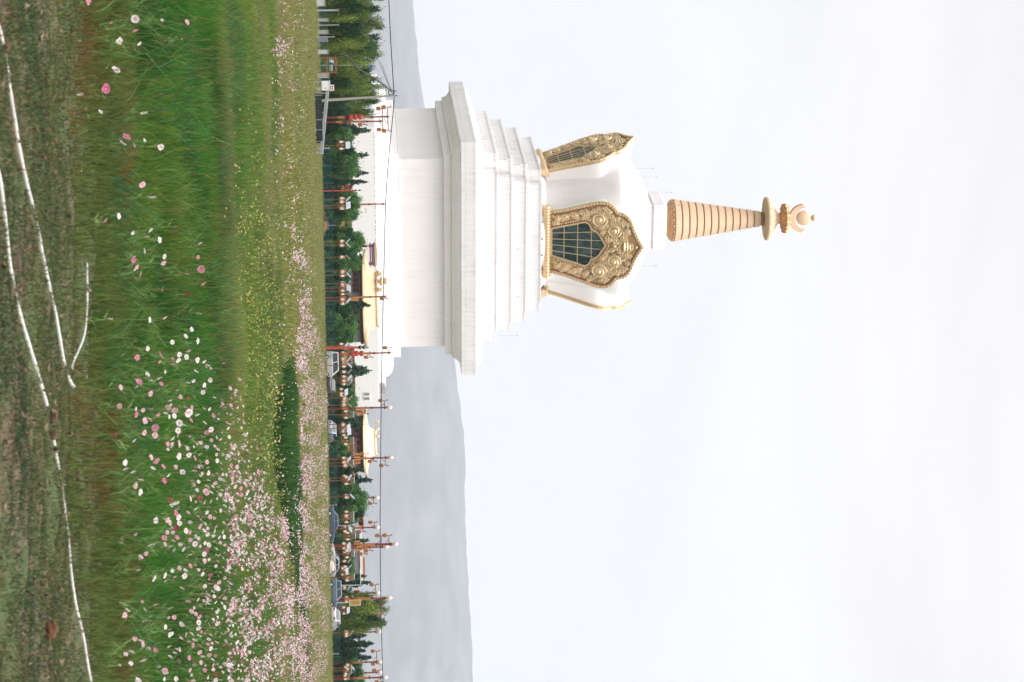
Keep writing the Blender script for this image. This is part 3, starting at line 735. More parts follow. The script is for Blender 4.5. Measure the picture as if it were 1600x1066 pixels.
# small yellow blossom in the mid meadow
n = 9000; px = RNG.uniform(340, 462, n); py = RNG.uniform(170, 860, n)
dens = np.exp(-((px - (405 + (py - 300) * .06)) / 27) ** 2) * np.clip((py - 200) / 160, .12, 1) * np.clip((840 - py) / 120, 0, 1) * (.35 + .65 * (fbm(px, py, .06, 51) > .45))
k = dens > RNG.random(n); px, py = px[k], py[k]; P = []; T = []
for a, b in zip(px, py):
    p = on_ground(a, b, random.uniform(.22, .38)); s = .009 + .00024 * p.y; s *= random.uniform(.6, 1.2)
    q = Vector((random.gauss(0, .5), -.6, .8)).normalized(); e1 = q.orthogonal().normalized() * s; e2 = q.cross(e1.normalized()) * s
    P += [p - e1, p - e2, p + e1, p + e2]; T += [np.array((.38, .34, .07)) * random.uniform(.55, 1.1)] * 4
tag(fast_mesh('yellow_blossom', np.array([tuple(p) for p in P]), np.arange(len(P)).reshape(-1, 4), np.array(T), M['petal']), kind='stuff')

# ------------------------------------------------------------------ cosmos flowers
PET = {'w': (.68, .60, .60), 'l': (.66, .43, .47), 'p': (.60, .24, .34), 'h': (.52, .13, .26), 'r': (.26, .015, .045)}
def pick(): return random.choices('wlphr', (42, 35, 16, 4, 3))[0]
def drift(px, py):
    """flowers per picture area: the drifts of bloom seen in the meadow"""
    d = 0.0
    # near drift, widening towards the right of the view
    lo = 262 + 40 * math.sin(py * .021) - (py - 560) * .02
    if py > 560: d = max(d, .13 * min(1, (py - 560) / 90) * sm(px, lo, lo + 60) * (1 - sm(px, 372, 392)))
    if py > 640:
        hi = float(np.interp(py, (600, 700, 760, 820, 900, 1000, 1080), (372, 392, 420, 452, 462, 470, 474)))
        d = max(d, .62 * min(1, (py - 640) / 130) * sm(px, 285 + 14 * math.sin(py * .05), 345 + 10 * math.sin(py * .04)) * (1 - sm(px, hi - 12, hi + 6)))
    if py > 560: d = max(d, .035 * sm(px, 170, 250) * (1 - sm(px, 460, 470)) * (1 if py > 700 or px < 380 else .15))
    # the far bed, narrowing to a ribbon
    if py > 430:
        hi = min(512, 484 + (py - 430) * .16); d = max(d, 1.25 * min(1, (py - 430) / 40) * sm(px, 462 + 5 * math.sin(py * .03), 472) * (1 - sm(px, hi - 6, hi + 4)))
    elif py > 150:
        c_ = 444 + (py - 180) * .125 + 6 * math.sin(py * .06); d = max(d, (.12 + .75 * sm(py, 300, 430)) * math.exp(-((px - c_) / 12) ** 2) * (.4 + .6 * (math.sin(py * .13) > -.2)))
    if py < 150: d = max(d, .28 * math.exp(-((px - 437) / 9) ** 2) * math.exp(-((py - 100) / 30) ** 2) + .22 * math.exp(-((px - 440 - py * .1) / 12) ** 2) * (math.sin(py * .11) > .2))
    if 430 < px < 500: d = max(d, .03)
    return d * (.12 + 1.15 * min(1, max(0, .45 + 1.7 * mnoise.noise(Vector((px * .05, py * .035, 9)))))) * (.6 + .9 * (mnoise.noise(Vector((px * .16, py * .12, 4))) > -.05))
def sm(x, a, b):
    t = min(1, max(0, (x - a) / (b - a))); return t * t * (3 - 2 * t)
def flower_geo(seed, n_pet=8):
    """unit flower (radius 1) facing +z: cupped overlapping petals with a notched tip"""
    r = random.Random(seed); V = []; Fc = []
    for k in range(n_pet):
        a = 2 * PI * (k + r.uniform(-.12, .12)) / n_pet; w = PI / n_pet * r.uniform(.95, 1.2); ln = r.uniform(.86, 1.06); up = r.uniform(.10, .36); lay = .03 * (k % 2)
        for rr, ww, dz in ((.12, .4, 0), (.5, .95, .55), (.86, 1.0, .95), (1.0, .62, 1.0)):
            for e in (-1, 0, 1):
                q = rr * ln * (.95 if e == 0 and rr == 1.0 else 1); aa = a + e * w * ww
                V.append((q * math.cos(aa), q * math.sin(aa), up * dz + lay + (-.05 if e == 0 else 0)))
        o = k * 12
        for i in range(3):
            for j in range(2): Fc.append((o + i * 3 + j, o + i * 3 + j + 1, o + i * 3 + j + 4, o + i * 3 + j + 3))
    return V, Fc
def head_frame(side):
    q = Vector((random.gauss(0, .5), -.6 + random.gauss(0, .35), .7 + random.gauss(0, .3))) if not side else Vector((random.choice((-1, 1)) * random.uniform(.7, 1.2), -.15, .5 + random.gauss(0, .3)))
    return q.normalized()
# prototypes of the single flowers, one per colour
PM = {'w': ('white', 'petal_white'), 'l': ('pale pink', 'petal_pale'), 'p': ('pink', 'petal_pink'), 'h': ('deep pink', 'petal_deep'), 'r': ('crimson', 'petal_red')}
proto = {}
def make_flower(col, var):
    root = thing('cosmos_flower', 'x', 'flower')
    m = MB(); m.add(*flower_geo('wlphr'.index(col) + 31 * var)); m.build('petals', M[PM[col][1]], root, smooth='all')
    m = MB(); m.lathe([(.19, .0), (.18, .07), (.12, .12), (.03, .14)], 10); m.build('flower_centre', M['flowereye'], root, smooth=True)
    r = random.Random(var + 5); m = MB(); bend = [(r.uniform(-.03, .03), r.uniform(-.03, .03)) for _ in range(3)]
    m.tube([(bend[0][0], bend[0][1], -.05), (bend[1][0], bend[1][1], .35), (bend[2][0] * .5, bend[2][1] * .5, .7), (0, 0, .985)], [.0055, .0048, .004, .004], 5)
    for k in range(9):
        z0 = r.uniform(.1, .8); a = r.uniform(0, 6.28); L = r.uniform(.04, .10)
        for q in range(3): m.tube([(0, 0, z0), (math.cos(a + q * .3) * L * .5, math.sin(a + q * .3) * L * .5, z0 + .10), (math.cos(a + q * .45) * L, math.sin(a + q * .45) * L, z0 + .12 + .05 * q)], [.0022, .0018, .0012], 3)
    m.build('stem', M['stem'], root)
    return root
HAND = '''211 30 w 1.2;211 47 p 1;186 64 w 1;217 68 w .8;292 35 l 1.1;284 62 l .8;181 110 w 1.3;165 139 h 1.25;198 215 p 1.3;191 224 w 1.1;225 175 w 1.2;251 230 w 1.1;222 289 l 1.1;237 310 w 1.6;209 227 p .7;226 220 w .7;185 338 w .8;164 344 p .8;368 259 p 1.1;274 354 h .8;235 359 w .9;137 2 p .9;125 146 w .8;157 175 w .6;173 35 p .6;253 32 w .6
230 369 l 1;249 375 w 1;207 363 w .7;225 393 w 1;208 405 h 1.1;212 418 l 1.1;219 428 l 1;256 401 w 1;255 411 l 1;312 380 l 1.2;309 402 p .9;314 421 p 1.6;292 429 p 1.2;317 443 p 1.4;286 419 r .8;292 460 r 1;253 452 l .9;172 499 w .8;233 500 w .9;257 496 w 1;312 489 l 1.2;299 515 w 1;290 526 w .9;308 533 w 1.3;269 535 w .9;230 545 w .8;250 555 h 1.1;214 559 p .9;280 554 w 1;278 563 w 1.1;294 548 l 1.2;291 558 w 1.1;297 567 p .8;308 563 w 1.2;306 581 w 1.1;230 585 w .9;249 590 w 1;252 600 p .8;294 599 w 1;302 595 w .9;328 594 w 1.2;319 602 w 1.1;321 609 p 1;317 613 w 1;188 606 l .8;213 604 w .8;235 615 l .9;277 609 l .7;280 620 l 1;294 623 r .8;335 622 w 1;361 623 h 1.1;187 635 l .7;212 639 w .7;212 648 h .9;223 641 l .7;226 658 l 1;272 650 w 1;294 645 w 1.7;289 644 p 1;299 637 p 1;298 657 p 1.2;280 662 w 1.3;288 665 w .8;242 668 p 1.3;242 680 l 1.1;225 676 l .9;209 688 w .8;319 639 w .9;327 639 w .9;329 671 w 1.4;317 683 p 1.1;323 676 p 1.1;269 685 w 1.1;279 694 l 1.5;277 682 l .9;364 675 r 1.2;377 669 w .9;356 669 w 1;358 683 w 1.1;413 687 p 1.2;402 701 p 1;371 637 l .8
244 720 p 1.2;279 713 w 1.3;304 716 p 1.1;263 742 w .9;285 738 w 1.1;304 737 l 1.2;323 722 l 1.1;339 720 w 1.1;381 710 r 1;370 730 l 1.3;219 769 w 1;322 769 l 1.6;312 777 r 1.2;344 773 w 1.1;376 763 p 1.3;306 794 w 1.3;327 792 p 1.1;274 802 h 1.3;294 802 l 1;280 818 w 1;297 817 w .9;290 830 w 1.2;271 846 l .9;270 832 l .7;297 844 l 1;319 830 w 1.2;294 855 l .9;297 866 w 1;326 852 w 1.2;319 866 w 1.1;383 827 h 1.1;228 865 l .7;216 890 w .8;257 899 w 1.1;273 901 l .9;269 892 w .7;288 900 w 1.2;297 885 p 1.1;329 898 h 1.1;316 897 w 1;329 913 p 1.1;284 920 l 1.1;294 941 l 1.2;299 956 l 1.1;272 965 l .9;263 965 l .7;266 991 w 1.2;258 980 w .8;326 976 p 1.1;304 1001 w 1.2;301 1008 p 1;311 994 w 1;196 1022 w .7;243 1016 p .8;295 1028 p 1.1;279 1034 p 1;304 1040 p 1.2;338 1055 r 1.3;275 1061 w .9;327 1023 l 1.2;187 1040 w .4;222 940 p .5;235 963 w .6;282 620 l .8'''
FL = []
for tok in HAND.replace('\n', ';').split(';'):
    a, b, c_, s_ = tok.split(); FL.append((float(a), float(b), c_, float(s_)))
tries = 0
while len(FL) < 298 and tries < 20000:            # the nearest of the drift, one by one
    tries += 1
    a, b = random.uniform(255, 352), random.uniform(600, 1066)
    if random.random() < drift(a, b) * 1.3 and min((a - f[0]) ** 2 + (b - f[1]) ** 2 for f in FL) > 42: FL.append((a, b, pick(), random.uniform(.75, 1.2)))
FL = FL[:299]
def where(a, b):
    v = 'at the trodden edge' if a < 200 else 'in the front meadow' if a < 262 else 'in the near meadow' if a < 312 else 'in the drift edge' if b > 560 else 'below the yellow blossom'
    return v
for i, (a, b, c_, s_) in enumerate(FL):
    key = (c_, i % 4)
    if key not in proto: proto[key] = make_flower(*key); o = proto[key]
    else: o = copy_tree(proto[key])
    h = min(.36, .10 + .26 * (a - 120) / 120) if a > 120 else .08
    p = on_ground(a, b, h); r = 10.4 * s_ * (538 - a) / 308 / 2 * p.y / F
    side = random.random() < .3; q = head_frame(side)
    o.location = (p.x, p.y, gz(p.y)); o.rotation_euler = (0, 0, 0)
    for ch in o.children:
        if ch.name.startswith('stem'): ch.scale = (1, 1, h); ch.rotation_euler.z = random.uniform(0, 6.28)
        else:
            ch.location = (0, 0, h); ch.rotation_mode = 'QUATERNION'; ch.rotation_quaternion = Vector((0, 0, 1)).rotation_difference(q) @ Matrix.Rotation(i * 1.7, 4, 'Z').to_quaternion(); ch.scale = (r, r, r)
    sz = 'large ' if s_ >= 1.25 else 'small ' if s_ < .8 else ''
    near = sum(1 for f in FL if (f[0] - a) ** 2 + (f[1] - b) ** 2 < 22 ** 2) - 1
    grp = 'alone' if near == 0 else 'beside another' if near == 1 else 'loosely clustered' if near < 5 else 'densely clustered'
    tag(o, f"{sz}{PM[c_][0]} flower {'side on' if side else 'facing out'}, {grp} {where(a, b)}", 'flower', 'cosmos flowers in the near meadow')
# the rest of the bloom as one mass
P = []; Q = []; T = []
star = []
for k in range(16):
    a = 2 * PI * k / 16; r = 1.0 if k % 2 else .72; star.append((r * math.cos(a), r * math.sin(a)))
def bulk(p, r, col, eye):
    q = head_frame(random.random() < .3); e1 = q.orthogonal().normalized(); e2 = q.cross(e1); o = len(P); cu = random.uniform(.05, .3)
    P.append(p - q * r * cu); T.append(col * .9)
    sx_, sy_ = random.uniform(.8, 1.1), random.uniform(.65, 1.05)
    for x, y in star:
        j = random.uniform(.72, 1.12); P.append(p + (e1 * x * sx_ + e2 * y * sy_) * r * j + q * r * random.uniform(-.05, .25)); T.append(col * random.uniform(.9, 1.08))
    for k in range(0, 16, 2): Q.append((o, o + 1 + k, o + 1 + (k + 1) % 16, o + 1 + (k + 2) % 16))
    if eye:
        o = len(P)
        for x, y in ((1, 0), (0, 1), (-1, 0), (0, -1)): P.append(p + q * r * .06 + (e1 * x + e2 * y) * r * .2); T.append(np.array((.40, .26, .06)))
        Q.append((o, o + 1, o + 2, o + 3))
cnt = 0
for _ in range(270000):
    a, b = random.uniform(150, 518), random.uniform(-10, 1076)
    spx = .045 * max(538 - a, 42)
    if random.random() > drift(a, b) * min(1, 10.0 / spx ** 2) * (2.5 if a < 460 else 1.0): continue
    far = a > 456
    if not far and any((a - f[0]) ** 2 + (b - f[1]) ** 2 < 49 for f in FL): continue
    h = random.uniform(.12, .44) if not far else random.uniform(.3, .66)
    p = on_ground(a, b, h)
    c_ = pick(); col = np.array(PET[c_]) * random.uniform(.85, 1.12)
    if spx > 4.2:
        o = len(P); w_ = .0035 + p.y * .00008; P += [p + Vector((-w_ / 2, 0, 0)), p + Vector((w_ / 2, 0, 0)), Vector((p.x + w_, p.y + .03, gz(p.y))), Vector((p.x - w_ * .2, p.y + .03, gz(p.y)))]; T += [np.array((.11, .20, .05))] * 4; Q.append((o, o + 1, o + 2, o + 3))
    bulk(p, spx * random.uniform(.6, 1.1) / 2 * p.y / F, col, c_ != 'r' and spx > 4.5); cnt += 1
print('bulk flowers', cnt)
tag(fast_mesh('cosmos_bloom', np.array([tuple(p) for p in P]), np.array(Q), np.array(T), M['petal']), kind='stuff')

# ------------------------------------------------------------------ things lying on the trodden ground
for label, pts, r in HOSES:
    q = [on_path(p.x, p.y, r * .5 + .004 * math.sin(p.y * .05)) for p in smooth_pts([(a, b_, 0) for a, b_ in pts], 6)]
    for _ in range(3): q = [q[0]] + [(q[k - 1] + q[k] * 2 + q[k + 1]) / 4 for k in range(1, len(q) - 1)] + [q[-1]]
    m = MB(); m.tube(q, [r * (1 + .05 * math.sin(i * 1.3)) for i in range(len(q))], 10)
    tag(m.build('hose', M['hose'], smooth=True), label, 'hose')
def lump(name, label, cat, px, py, sx, sy, sz, mt, seed, tail=0):
    p = on_path(px, py); bm = bmesh.new(); bmesh.ops.create_icosphere(bm, subdivisions=4, radius=1)
    for v in bm.verts:
        k = 1 + .30 * mnoise.noise(v.co * 1.5 + Vector((seed, 0, 0))) + .14 * mnoise.noise(v.co * 4 + Vector((seed, 5, 0))) + .06 * mnoise.noise(v.co * 11)
        v.co = Vector((v.co.x * sx * k, v.co.y * sy * k, v.co.z * sz * k))
    me = bpy.data.meshes.new(name); bm.to_mesh(me); bm.free(); me.materials.append(mt); me.polygons.foreach_set('use_smooth', [True] * len(me.polygons))
    o = bpy.data.objects.new(name, me); C.objects.link(o); o.location = (p.x, p.y, path_z(p.x, p.y) + sz * .35); return tag(o, label, cat)
lump('stone', 'rounded rust brown stone lying on the trodden ground', 'stone', 74, 984, .052, .05, .042, M['rock'], 1)
lump('dirt_clod', 'brown dirt clod where the long hose goes under the soil', 'clod', 80, 648, .045, .06, .03, M['clod'], 2)
lump('dirt_clod', 'reddish dirt clod from which the far hose emerges', 'clod', 81, 680, .03, .05, .024, M['clod'], 3)
lump('dirt_clod', 'dark dirt clod covering the curved hose near the corner', 'clod', 5, 72, .03, .04, .026, M['clod'], 4)
lump('dirt_clod', 'small earth clod between the blunt hose tip and the thin branch', 'clod', 113, 586, .02, .035, .02, M['clod'], 5)
lump('dirt_clod', 'dark earth clod in the leaf litter beyond the curved hose', 'clod', 64, 246, .018, .045, .022, M['clod'], 6)
for lab, pts in (('forked black twig lying beyond the far hose', [(150, 884), (154, 878), (158, 874), (161, 870)]), ('thin dark twig between the stone and the far hose', [(85, 925), (88, 935), (88, 945)]), ('short black twig beside the rust brown stone', [(63, 963), (70, 964), (77, 965)]), ('dark twig near the white crumpled plastic', [(134, 650), (140, 648), (146, 646)])):
    m = MB(); m.tube(ground_path(pts, .012), [.008, .010, .007, .004][:len(pts)], 6); tag(m.build('twig', M['stick']), lab, 'twig')
# crumpled plastic strip standing in the weeds
q = [on_ground(a, b, .06) for a, b in ((186, 658), (187, 668), (190, 682), (187, 697), (184, 712))]
bm = bmesh.new()
m = MB(); m.tube(smooth_pts(q, 8), [.022 + .016 * random.random() for _ in range(33)], 9)
tag(m.build('plastic_scrap', M['plasticbag']), 'crumpled white plastic strip caught at the grass edge', 'plastic')

# ------------------------------------------------------------------ trees
def leaves_mesh(name, P0, size, tint, elong=1.6, down=0.0):
    n = len(P0); q = RNG.normal(0, 1, (n, 3)); q[:, 2] += .35; q /= np.linalg.norm(q, axis=1)[:, None]
    a = RNG.normal(0, 1, (n, 3)); a[:, 2] -= down * 2.5; a -= q * (a * q).sum(1)[:, None]; a /= np.linalg.norm(a, axis=1)[:, None] + 1e-9
    b = np.cross(q, a); s = size * RNG.uniform(.6, 1.3, n)
    P = np.stack([P0 - a * (s * elong)[:, None] * .5, P0 - b * s[:, None] * .45, P0 + a * (s * elong)[:, None] * .5, P0 + b * s[:, None] * .45], 1)
    return P.reshape(-1, 3), np.arange(4 * n).reshape(-1, 4), np.repeat(tint, 4, 0)
def crown_round(seed, pal, nc=85, nl=120, ls=.034, droop=0.0, low=.14):
    r = np.random.default_rng(seed); Pn = []; Tn = []
    for k in range(nc):
        d = r.normal(0, 1, 3); d /= np.linalg.norm(d); q = r.random() ** .36
        c = np.array([d[0] * .44 * q, d[1] * .44 * q, low + (.93 - low) * (.5 + .5 * d[2] * q)])
        w = 1.04 - .22 * max(0, (c[2] - .8) / .2) - .2 * max(0, (.25 - c[2]) / .25); c[:2] *= w
        rad = r.uniform(.07, .135); f = min(1, max(0, .42 + 1.5 * mnoise.noise(Vector(c * 4.2) + Vector((seed, 0, 0))) + .45 * (c[2] - .5) + r.normal(0, .1)))  # clump tints paint light and shade into the crown, paler upwards
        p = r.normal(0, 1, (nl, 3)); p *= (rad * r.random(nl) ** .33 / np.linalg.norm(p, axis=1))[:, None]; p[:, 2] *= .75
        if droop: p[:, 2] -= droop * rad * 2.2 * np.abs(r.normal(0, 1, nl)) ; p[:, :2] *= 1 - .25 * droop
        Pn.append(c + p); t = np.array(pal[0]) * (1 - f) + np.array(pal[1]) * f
        Tn.append(t[None] * r.normal(1, .2, nl).clip(.5, 1.6)[:, None])
    # stray twigs that break the outline
    m_ = 160; d = r.normal(0, 1, (m_, 3)); d /= np.linalg.norm(d, axis=1)[:, None]
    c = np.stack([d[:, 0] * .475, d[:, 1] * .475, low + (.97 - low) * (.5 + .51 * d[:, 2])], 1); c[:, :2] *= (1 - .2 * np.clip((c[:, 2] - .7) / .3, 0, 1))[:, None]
    Pn.append(c); Tn.append(np.tile(np.array(pal[1]), (m_, 1)))
    return leaves_mesh('crown', np.concatenate(Pn), ls, np.concatenate(Tn), 1.8 if droop else 1.4, droop)
def crown_conifer(seed, pal, ls=.03):
    r = np.random.default_rng(seed); Pn = []; Tn = []
    z = .07
    while z < .985:
        R = .5 * (1 - z) ** .7 * r.uniform(.6, 1.2) + .012; nb = int(6 + 8 * (1 - z))
        for k in range(nb):
            a = r.uniform(0, 2 * PI); L = R * r.uniform(.65, 1.1); n_ = max(4, int(150 * L)); t = r.random(n_) ** .7
            sag = -.10 * t + .09 * t ** 2.5 - .02; wd = .03 * (1.15 - t) + .006
            p = np.stack([math.cos(a) * L * t, math.sin(a) * L * t, z + L * sag], 1) + r.normal(0, 1, (n_, 3)) * np.stack([wd, wd, wd * .55], 1)
            Pn.append(p); f = r.random(); c = np.array(pal[0]) * (1 - f) + np.array(pal[1]) * f; Tn.append(c[None] * r.normal(1, .2, n_).clip(.5, 1.6)[:, None])
        z += .034 + .022 * r.random()
    p = np.stack([r.normal(0, .006, 50), r.normal(0, .006, 50), r.uniform(.9, 1.02, 50)], 1); Pn.append(p); Tn.append(np.tile(np.array(pal[1]), (50, 1)))
    return leaves_mesh('crown', np.concatenate(Pn), ls, np.concatenate(Tn), 2.0, .2)
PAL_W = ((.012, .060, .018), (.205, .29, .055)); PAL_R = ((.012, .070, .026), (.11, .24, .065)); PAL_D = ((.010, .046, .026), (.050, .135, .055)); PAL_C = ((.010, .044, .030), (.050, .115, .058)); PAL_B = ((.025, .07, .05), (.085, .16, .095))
def trunk_mb(kind, seed):
    r = random.Random(seed); m = MB()
    if kind == 'conifer': m.tube([(0, 0, -.02), (0, 0, .4), (0, 0, .97)], [.022, .015, .003], 7); return m
    m.tube([(0, 0, -.02), (.01, 0, .12), (-.01, .01, .30), (.0, 0, .5), (.0, 0, .72)], [.030, .024, .020, .013, .005], 8)
    for k in range(9):
        a = r.uniform(0, 6.28); z0 = r.uniform(.14, .42); L = r.uniform(.22, .38)
        m.tube([(0, 0, z0), (math.cos(a) * L * .4, math.sin(a) * L * .4, z0 + .10), (math.cos(a) * L, math.sin(a) * L, z0 + .28)], [.013, .009, .003], 5)
    return m
CROWN, TRUNK = {}, {}
for kind, pal, var in (('willow', PAL_W, 3), ('round', PAL_R, 3), ('dark', PAL_D, 2), ('conifer', PAL_C, 3), ('silver', PAL_B, 1)):
    for s in range(var):
        if kind == 'conifer': g = crown_conifer(100 + s, pal)
        elif kind == 'willow': g = crown_round(200 + s, pal, 100, 380, .0175, .6, .02)
        elif kind == 'silver': g = crown_conifer(300 + s, pal, .034)
        else: g = crown_round(400 + 10 * s + len(kind), pal, 80, 240, .024, .25, .03)
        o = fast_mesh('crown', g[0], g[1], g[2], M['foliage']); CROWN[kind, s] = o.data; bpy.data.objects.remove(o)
        o = trunk_mb(kind, s).build('trunk', M['bark'], None, True); TRUNK[kind, s] = o.data; bpy.data.objects.remove(o)
def tree(kind, py, wpx, top, Y, label, cat='tree', group=None, name=None):
    b = at(py, Y); zt = un(top, py, Y).z; h = (zt - b.z) * (1 if kind in ('conifer', 'silver') else 1.05); w = wpx * mpp(Y) * (1 if kind in ('conifer', 'silver') else 1.06)
    nm = name or {'willow': 'willow_tree', 'round': 'broadleaf_tree', 'dark': 'evergreen_bush', 'conifer': 'conifer_tree', 'silver': 'conifer_tree'}[kind]
    t = thing(nm, label, cat, b, random.uniform(0, 6.28), group); t.scale = (w, w, h)
    s = random.randrange(max(k[1] for k in CROWN if k[0] == kind) + 1)
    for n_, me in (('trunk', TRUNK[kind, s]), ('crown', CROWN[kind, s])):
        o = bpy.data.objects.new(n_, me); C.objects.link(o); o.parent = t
    return t
for a in (
    ('willow', -4, 78, 606, 300, 'dense green willow cut by the frame edge behind the thick grey fence post'),
    ('willow', 46, 84, 605, 306, 'tall dense willow behind the bare green fence posts'),
    ('willow', 80, 62, 602, 312, 'yellowish willow beside the green sign with the running figure'),
    ('willow', 112, 60, 590, 318, 'lower willow behind the green sign, under the sagging cable'),
    ('willow', 138, 56, 603, 322, 'willow rising behind the white cabinet'),
    ('willow', 164, 50, 599, 325, 'willow directly behind the leaning utility pole'),
    ('dark', 18, 56, 548, 330, 'dark undergrowth at the frame edge behind the willow row'),
    ('dark', 66, 60, 546, 332, 'dark undergrowth behind the fence between the two tallest willows'),
    ('dark', 122, 56, 548, 332, 'dark undergrowth behind the white cabinet and the green sign'),
    ('dark', 176, 34, 553, 320, 'dark bush at the foot of the post with three red lanterns by the utility pole'),
    ('conifer', 204, 46, 578, 322, 'spiky conifer with bare pointed top just past the paired red posts'),
    ('round', 220, 44, 560, 318, 'round green tree behind the solar lamp nearest the guard rail'),
    ('conifer', 243, 40, 576, 326, 'slim conifer whose tip shows above round green trees beside the guard rail end'),
    ('round', 252, 54, 569, 316, 'full round green tree beside the end of the guard rail'),
    ('conifer', 271, 36, 575, 326, 'conifer with thin tip beside the ochre building corner'),
    ('conifer', 285, 26, 574, 318, 'pale loose conifer in front of the ochre building'),
    ('dark', 303, 26, 540, 322, 'small dark bush between the thin red pole and the tall plain red post'),
    ('round', 324, 50, 572, 322, 'round green tree at the foot of the tall plain red post'),
    ('round', 382, 62, 574, 316, 'broad round tree between the ochre building and the gilded temple roof'),
    ('round', 408, 44, 568, 320, 'green tree covering the near end of the gilded temple roof'),
    ('dark', 434, 50, 553, 326, 'dark green bush row under the temple windows behind the fence, nearest the gate'),
    ('dark', 458, 46, 550, 328, 'dark bush behind the lamps in front of the temple wall centre'),
    ('conifer', 478, 44, 578, 322, 'dark conifer overlapping the middle of the gilded temple roof'),
    ('round', 500, 56, 563, 316, 'big leafy tree before the far half of the gilded temple roof'),
    ('round', 524, 48, 560, 320, 'leafy tree below the upturned temple roof corner'),
    ('dark', 540, 38, 548, 326, 'dark bush behind the stout red pole'),
    ('dark', 566, 46, 536, 330, 'low dark bush behind the white van'),
    ('silver', 580, 44, 580, 322, 'grey green conifer before the plain podium wall past the red lanterns'),
    ('round', 600, 34, 545, 322, 'small round tree beside the purple framed podium window'),
    ('round', 614, 44, 562, 318, 'bright round tree under the podium window'),
    ('round', 634, 40, 566, 324, 'green tree at the podium corner below the bulb topped post'),
    ('dark', 652, 44, 561, 326, 'dark evergreen under the near end of the smaller gilded roof'),
    ('conifer', 664, 38, 566, 324, 'conifer in front of the small gilded roof'),
    ('dark', 682, 46, 552, 328, 'dark bush below the centre of the small gilded roof'),
    ('round', 698, 34, 545, 322, 'light green bush beneath the eave of the small gilded roof'),
    ('dark', 716, 44, 556, 324, 'dark bush around the post with yellow boards'),
    ('conifer', 735, 40, 567, 322, 'conifer just past the small gilded roof corner'),
    ('conifer', 751, 40, 582, 328, 'thin topped conifer standing against the hill'),
    ('dark', 766, 44, 556, 326, 'dark tree joining the tallest conifer and the leafy tree against the hill'),
    ('round', 788, 62, 583, 318, 'large leafy tree beside the orange billboard'),
    ('dark', 812, 44, 560, 326, 'dark bush under the orange billboard'),
    ('round', 832, 44, 556, 324, 'green bush behind the blue car'),
    ('conifer', 846, 34, 577, 328, 'narrow conifer behind the double bulb red post'),
    ('dark', 864, 48, 557, 322, 'dark bush behind the tan heap'),
    ('round', 884, 46, 560, 326, 'light green tree below the white parapet roof'),
    ('conifer', 901, 30, 572, 330, 'young conifer beyond the white parapet roof'),
    ('conifer', 912, 36, 579, 326, 'dark conifer behind the grey street lamp'),
    ('dark', 930, 44, 552, 330, 'dark bush behind the yellow signboard'),
    ('willow', 958, 70, 613, 316, 'large rounded willow behind the white car at the far end of the car row'),
    ('conifer', 994, 40, 572, 324, 'dark bushy conifer next to the large rounded willow'),
    ('conifer', 1007, 38, 583, 322, 'pointed conifer second past the large rounded willow'),
    ('conifer', 1018, 36, 572, 326, 'short conifer third past the large rounded willow'),
    ('conifer', 1029, 40, 581, 322, 'conifer with twin tip below the red box lantern'),
    ('round', 1046, 40, 570, 320, 'pale green tree behind the last pair of solar lamps'),
    ('round', 1064, 44, 578, 318, 'leafy tree cut by the frame edge at the far end of the row'),
    ('dark', 1056, 44, 556, 312, 'low dark bush at the far frame edge')):
    tree(*a, group='trees along the park edge')

